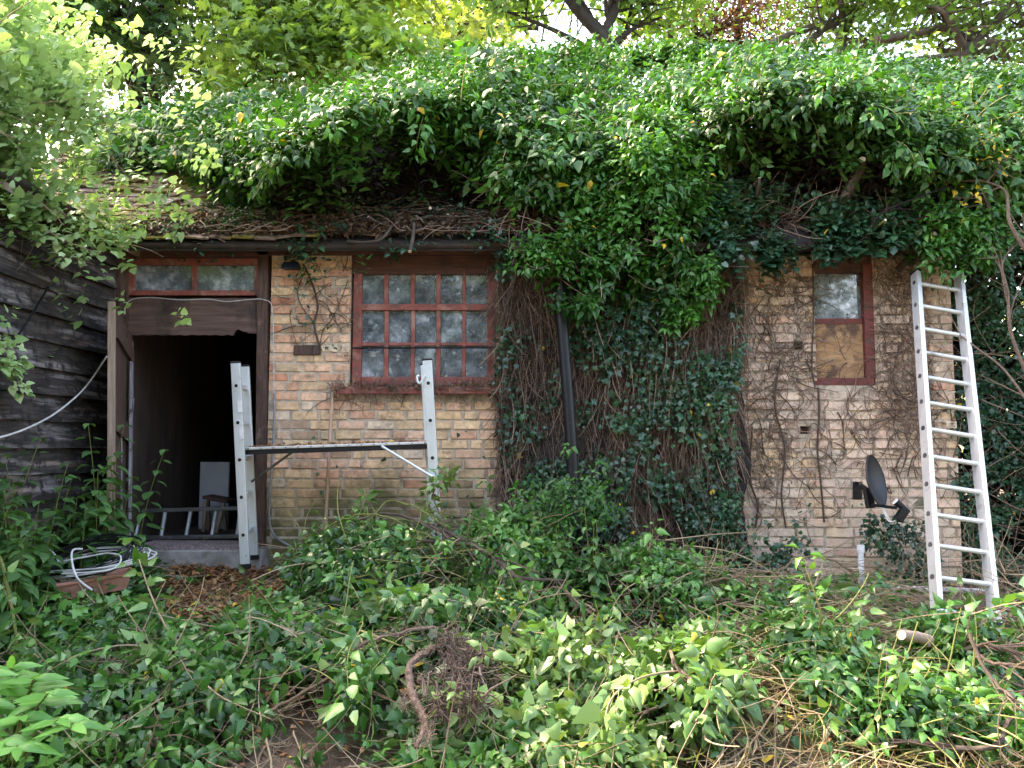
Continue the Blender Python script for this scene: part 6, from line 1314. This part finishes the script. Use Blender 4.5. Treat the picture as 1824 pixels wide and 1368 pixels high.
# torn root clump
rc = thing('root_clump', 'tangled clump of torn up ivy roots with a dangling forked root in the foreground', 'roots', P(790, 1200, 3.3)); r = np.random.default_rng(520)
tm = TM()
cc = [(800, 1200, 3.4, .1), (855, 1175, 3.4, .08), (800, 1145, 3.45, .1), (830, 1170, 3.4, .11), (820, 1220, 3.35, .1), (790, 1250, 3.3, .08), (845, 1200, 3.4, .1), (840, 1250, 3.35, .06)]
for i, (cx_, cy_, Y, rad) in enumerate(cc):
    Y = 3.45 + (Y - 3.4) * .5
    n = 200; c0 = hith(cx_, cy_, .26); p = c0 + r.normal(0, rad * .36, (n, 3)); d = r.normal(0, 1, (n, 3)) + np.array([0, 0, -.35])
    c = wander(p, d, r.uniform(.02, .07, n), 5, wig=.4, seed=521 + i); tubes(tm, c, np.full((n, 5), .001), 3, rnd=r.random(n))
    n = 46; p = c0 + r.normal(0, rad * .45, (n, 3)); c = wander(p, r.normal(0, .8, (n, 3)) + np.array([.2, -.1, -.8]), r.uniform(.05, .2, n), 8, wig=.3, seed=541 + i); tubes(tm, c, np.linspace(.004, .0015, 8)[None] * r.uniform(.5, 1.3, n)[:, None], 5, rnd=r.random(n))
tm.build('fibres', M['rootmass'], rc)
mb = MB(); tm = TM()
for pts, r0, r1 in (([(812, 1150), (790, 1148), (760, 1160), (735, 1180), (728, 1210), (735, 1240)], .012, .019), ([(735, 1240), (748, 1265), (758, 1285), (752, 1310), (742, 1328)], .019, .008), ([(733, 1215), (722, 1240), (716, 1262)], .01, .004), ([(700, 1130), (760, 1118), (820, 1135), (870, 1165)], .008, .01), ([(628, 1160), (660, 1140), (720, 1130)], .006, .008), ([(830, 1160), (850, 1200), (835, 1250), (800, 1272)], .011, .006), ([(745, 1210), (800, 1225), (850, 1215)], .006, .004), ([(755, 1290), (765, 1305), (762, 1322)], .007, .003)):
    v = spl([hith(a_, b_, .2) for a_, b_ in pts], 6); k = len(v); mb.tube([q + Vector((random.gauss(0, .003), random.gauss(0, .004), random.gauss(0, .003))) for q in v], [r0 + (r1 - r0) * i / (k - 1) for i in range(k)], 9)
    va = np.array([tuple(q) for q in v]); n = len(v) * 5; p = va[r.integers(0, len(v), n)] + r.normal(0, .008, (n, 3)); c = wander(p, r.normal(0, 1, (n, 3)), r.uniform(.02, .06, n), 4, wig=.3, seed=int(r0 * 1e5)); tubes(tm, c, np.full((n, 4), .001), 3, rnd=r.random(n))
mo = mb.build('main_roots', M['paleroot'], rc, smooth=True); tm.build('root_hairs', M['paleroot'], rc)

# ---- nettles
def nettle(name, lab, base, h, seed, mat='nettle', lean=(0, 0), nn=11, size=.11, kind='nettle', group='nettles along the weatherboards', cat='nettle'):
    rr = np.random.default_rng(seed); b = Vector(base); e = thing(name, lab, cat, b, group); mb = MB(); ns = 4; tm = TM()
    for s in range(ns):
        o = Vector((rr.normal(0, .06), rr.normal(0, .06), -.03)); ln = Vector((lean[0] + rr.normal(0, .08), lean[1] + rr.normal(0, .08), 1)); hh = h * rr.uniform(.65, 1.05)
        pts = [b + o + Vector((ln.x * t * t * hh, ln.y * t * t * hh, t * hh)) for t in np.linspace(0, 1, 9)]
        mb.tube(pts, [.005 * (1 - .6 * t) for t in np.linspace(0, 1, 9)], 5)
        m_ = nn; ts = np.linspace(.15, 1, m_); ps = []; ds = []; sz = []
        for i, t in enumerate(ts):
            q = b + o + Vector((ln.x * t * t * hh, ln.y * t * t * hh, t * hh))
            for sgn in (0, math.pi):
                an = i * 1.57 + sgn + rr.normal(0, .2); ps.append(tuple(q + Vector((math.cos(an) * .03, math.sin(an) * .03, .005)))); ds.append((math.cos(an), math.sin(an), -.35 - .4 * (1 - t) + rr.normal(0, .15))); sz.append(size * rr.uniform(.75, 1.1) * (1.1 - .65 * t ** 2))
        ps = np.array(ps); ds = np.array(ds); add_leaves(tm, ps, ds, UP + ds * np.array([.3, .3, 0]) + rr.normal(0, .15, ps.shape), np.array(sz), kind, np.clip(rr.uniform(.1, .9, len(ps)), 0, .94))
        tt = rr.integers(4, m_, 8); q = np.array([tuple(b + o + Vector((ln.x * ts[i] ** 2 * hh, ln.y * ts[i] ** 2 * hh, ts[i] * hh))) for i in tt])
    mb.build('stem', M['greentwig'], e, smooth=True); tm.build('leaves', M[mat], e); return e
i = 0
NT = [((205, 965), 5.5, .95, 'tall nettle against the foot of the open door'), ((165, 975), 5.3, 1.15, 'tallest nettle left of the open door'), ((120, 985), 5.2, 1.0, 'nettle second from the open door'), ((75, 985), 5.0, 1.0, 'nettle in the middle of the row at the boards'),
      ((30, 985), 4.8, 1.15, 'nettle near the left edge under the wall vine'), ((-10, 990), 4.7, 1.0, 'nettle cut off by the left edge of the picture'), ((140, 1000), 5.4, .8, 'low nettle behind the cable coil'), ((45, 1010), 4.7, .75, 'low nettle behind the trough end'), ((20, 1020), 4.5, .8, 'bushy nettle left of the cable coil'), ((10, 1030), 4.4, .75, 'low bushy nettle at the left edge beside the coil'), ((-60, 1010), 4.5, 1.0, 'nettle beyond the left edge')]
for (q, Y, h, lab) in NT:
    pp = P(q[0], 950, Y); b = (float(max(pp[0], SX + .12)), Y, float(gz(pp[0], Y)) + .0); nettle('nettle', lab, b, h, 600 + i, lean=(.08, -.05), nn=12, size=.135); i += 1
pp = P(1050, 1000, 5.0); nettle('nettle', 'upright nettle clump at the foot of the downpipe', (float(pp[0]), 5.0, float(heap_h(pp[0], 5.0))), .62, 620, size=.1, nn=10, group=None)
pp = P(1000, 1000, 5.1); nettle('nettle', 'lower nettle just left of the clump at the downpipe', (float(pp[0]), 5.1, float(heap_h(pp[0], 5.1))), .5, 621, size=.09, nn=9, group=None)
# shoots standing in the heaps near the pipe
hf = TM(); ivy_mass(None, [(830, 900), (870, 885), (930, 905), (1000, 880), (1060, 870), (1090, 930), (1040, 960), (960, 950), (880, 960), (820, 940)], lambda x, y: 5.35 + .1 * noise(x / 230, y / 230, 51, .5), 230, 630, size=.07, L=.15, nl=8, into=hf, thr=-.5, jit=8)
tag(hf.build('laurel_sprays', M['heappale' if False else 'ivy']), 'glossy bright sprays of cut ivy piled against the wall left of the nettle clump', 'foliage')
# elder seedling, bottom left
el_ = thing('elder_plant', 'bright green elder plant with long leaflets in the bottom left corner', 'plant', hit(np.array([20.]), np.array([1400.]))[0]); tm = TM(); mb = MB(); rr = np.random.default_rng(640)
b = Vector(el_.location)
for k, (tx, ty, Y) in enumerate([(85, 1235, 2.95), (130, 1290, 2.8), (-20, 1200, 3.0), (30, 1330, 2.7), (40, 1275, 2.9), (-30, 1250, 2.95), (105, 1280, 2.85), (60, 1210, 3.05), (0, 1320, 2.75), (-60, 1300, 2.8), (20, 1190, 3.1)]):
    t = Vector(P(tx, ty, Y)); s = spl([b, b.lerp(t, .5) + Vector((0, 0, .08)), t], 5); mb.tube(s, .0045, 6); ax = (s[-1] - s[-3]).normalized()
    ps = []; ds = []
    for j in range(4):
        f = s[-1] - ax * (.045 * j)
        for sg in (-1, 1):
            sd2 = Vector((ax.y, -ax.x, 0)).normalized() * sg; ps.append(tuple(f)); ds.append(tuple(sd2 * .9 + ax * .5 + Vector((0, 0, -.15))))
    ps.append(tuple(s[-1])); ds.append(tuple(ax + Vector((0, 0, -.2)))); ps = np.array(ps); ds = np.array(ds)
    add_leaves(tm, ps, ds, UP + rr.normal(0, .2, ps.shape) + np.array([0, -.4, 0]), rr.uniform(.1, .15, len(ps)), 'narrow', rr.uniform(.3, .94, len(ps)))
mb.build('stem', M['greentwig'], el_, smooth=True); tm.build('leaves', M['elder'], el_)
mb = MB(); tm = TM(); e = thing('tall_stalk', 'single tall green stalk rising at the left edge', 'plant', hit(np.array([30.]), np.array([1250.]))[0]); b = Vector(e.location)
mb.tube(spl([b, P(28, 1130, 3.9), P(8, 1020, 3.95), P(-2, 990, 3.95)]), [.008] * 25, 7); mb.build('stem', M['greentwig'], e, smooth=True)
ps = np.array([P(10, 1020, 3.95), P(0, 1000, 3.95), P(28, 1120, 3.9), P(25, 1150, 3.9)]); add_leaves(tm, ps, np.array([(1, 0, .2), (-1, 0, .2), (-1, 0, -.4), (1, -.2, -.3)]), np.tile(UP, (4, 1)) + .1, np.full(4, .13), 'nettle', np.full(4, .6)); tm.build('leaves', M['nettle'], e)
# debris on the tread
tm = TM(); r = np.random.default_rng(650); n = 330; f = r.random(n)[:, None]; p = np.array(tp0) * (1 - f) + np.array(tp1) * f + np.stack([0 * f[:, 0], r.uniform(0, .3, n), r.uniform(.002, .014, n)], -1)
add_leaves(tm, p, r.normal(0, 1, (n, 3)) * np.array([1, 1, .2]), UP + r.normal(0, .5, (n, 3)), r.uniform(.015, .035, n), 'ovate', np.where(r.random(n) < .1, 1, r.random(n) * .9)); tag(tm.build('tread_litter', M['litter']), 'dead leaves scattered on the platform tread', kind='stuff')
# hedge of trees behind the photographer, which shades the yard and shows in the panes
for k, (x_, y_) in enumerate([(-8, -7), (-3.2, -9), (1.5, -8), (6.5, -8.5), (10.5, -3)]):
    rr = random.Random(700 + k); e = thing('hedge_tree', ['leafy tree behind the photographer at the far left', 'leafy tree behind the photographer left of centre', 'leafy tree behind the photographer at the centre', 'leafy tree behind the photographer right of centre', 'leafy tree behind the photographer at the far right'][k], 'tree', (x_, y_, -.6), 'trees behind the photographer')
    mb = MB(); mb.tube([(x_, y_, -.7), (x_ + .1, y_, 2), (x_, y_, 4.5)], [.2, .17, .1], 8); mb.build('trunk', M['bark'], e, smooth=True)
    rg_ = np.random.default_rng(710 + k); n = 5200; u = nrm(rg_.normal(size=(n, 3))); p = np.array([x_, y_, 4.8]) + u * rg_.uniform(.5, 1, n)[:, None] * np.array([2.9, 1.5, 4.8]); p[:, 2] = np.maximum(p[:, 2], .1)
    tm = TM(); add_leaves(tm, p, rg_.normal(0, 1, (n, 3)), u + rg_.normal(0, .4, (n, 3)), rg_.uniform(.25, .42, n), 'ovate', rg_.random(n) * .9); tm.build('crown', M['treedark'], e)
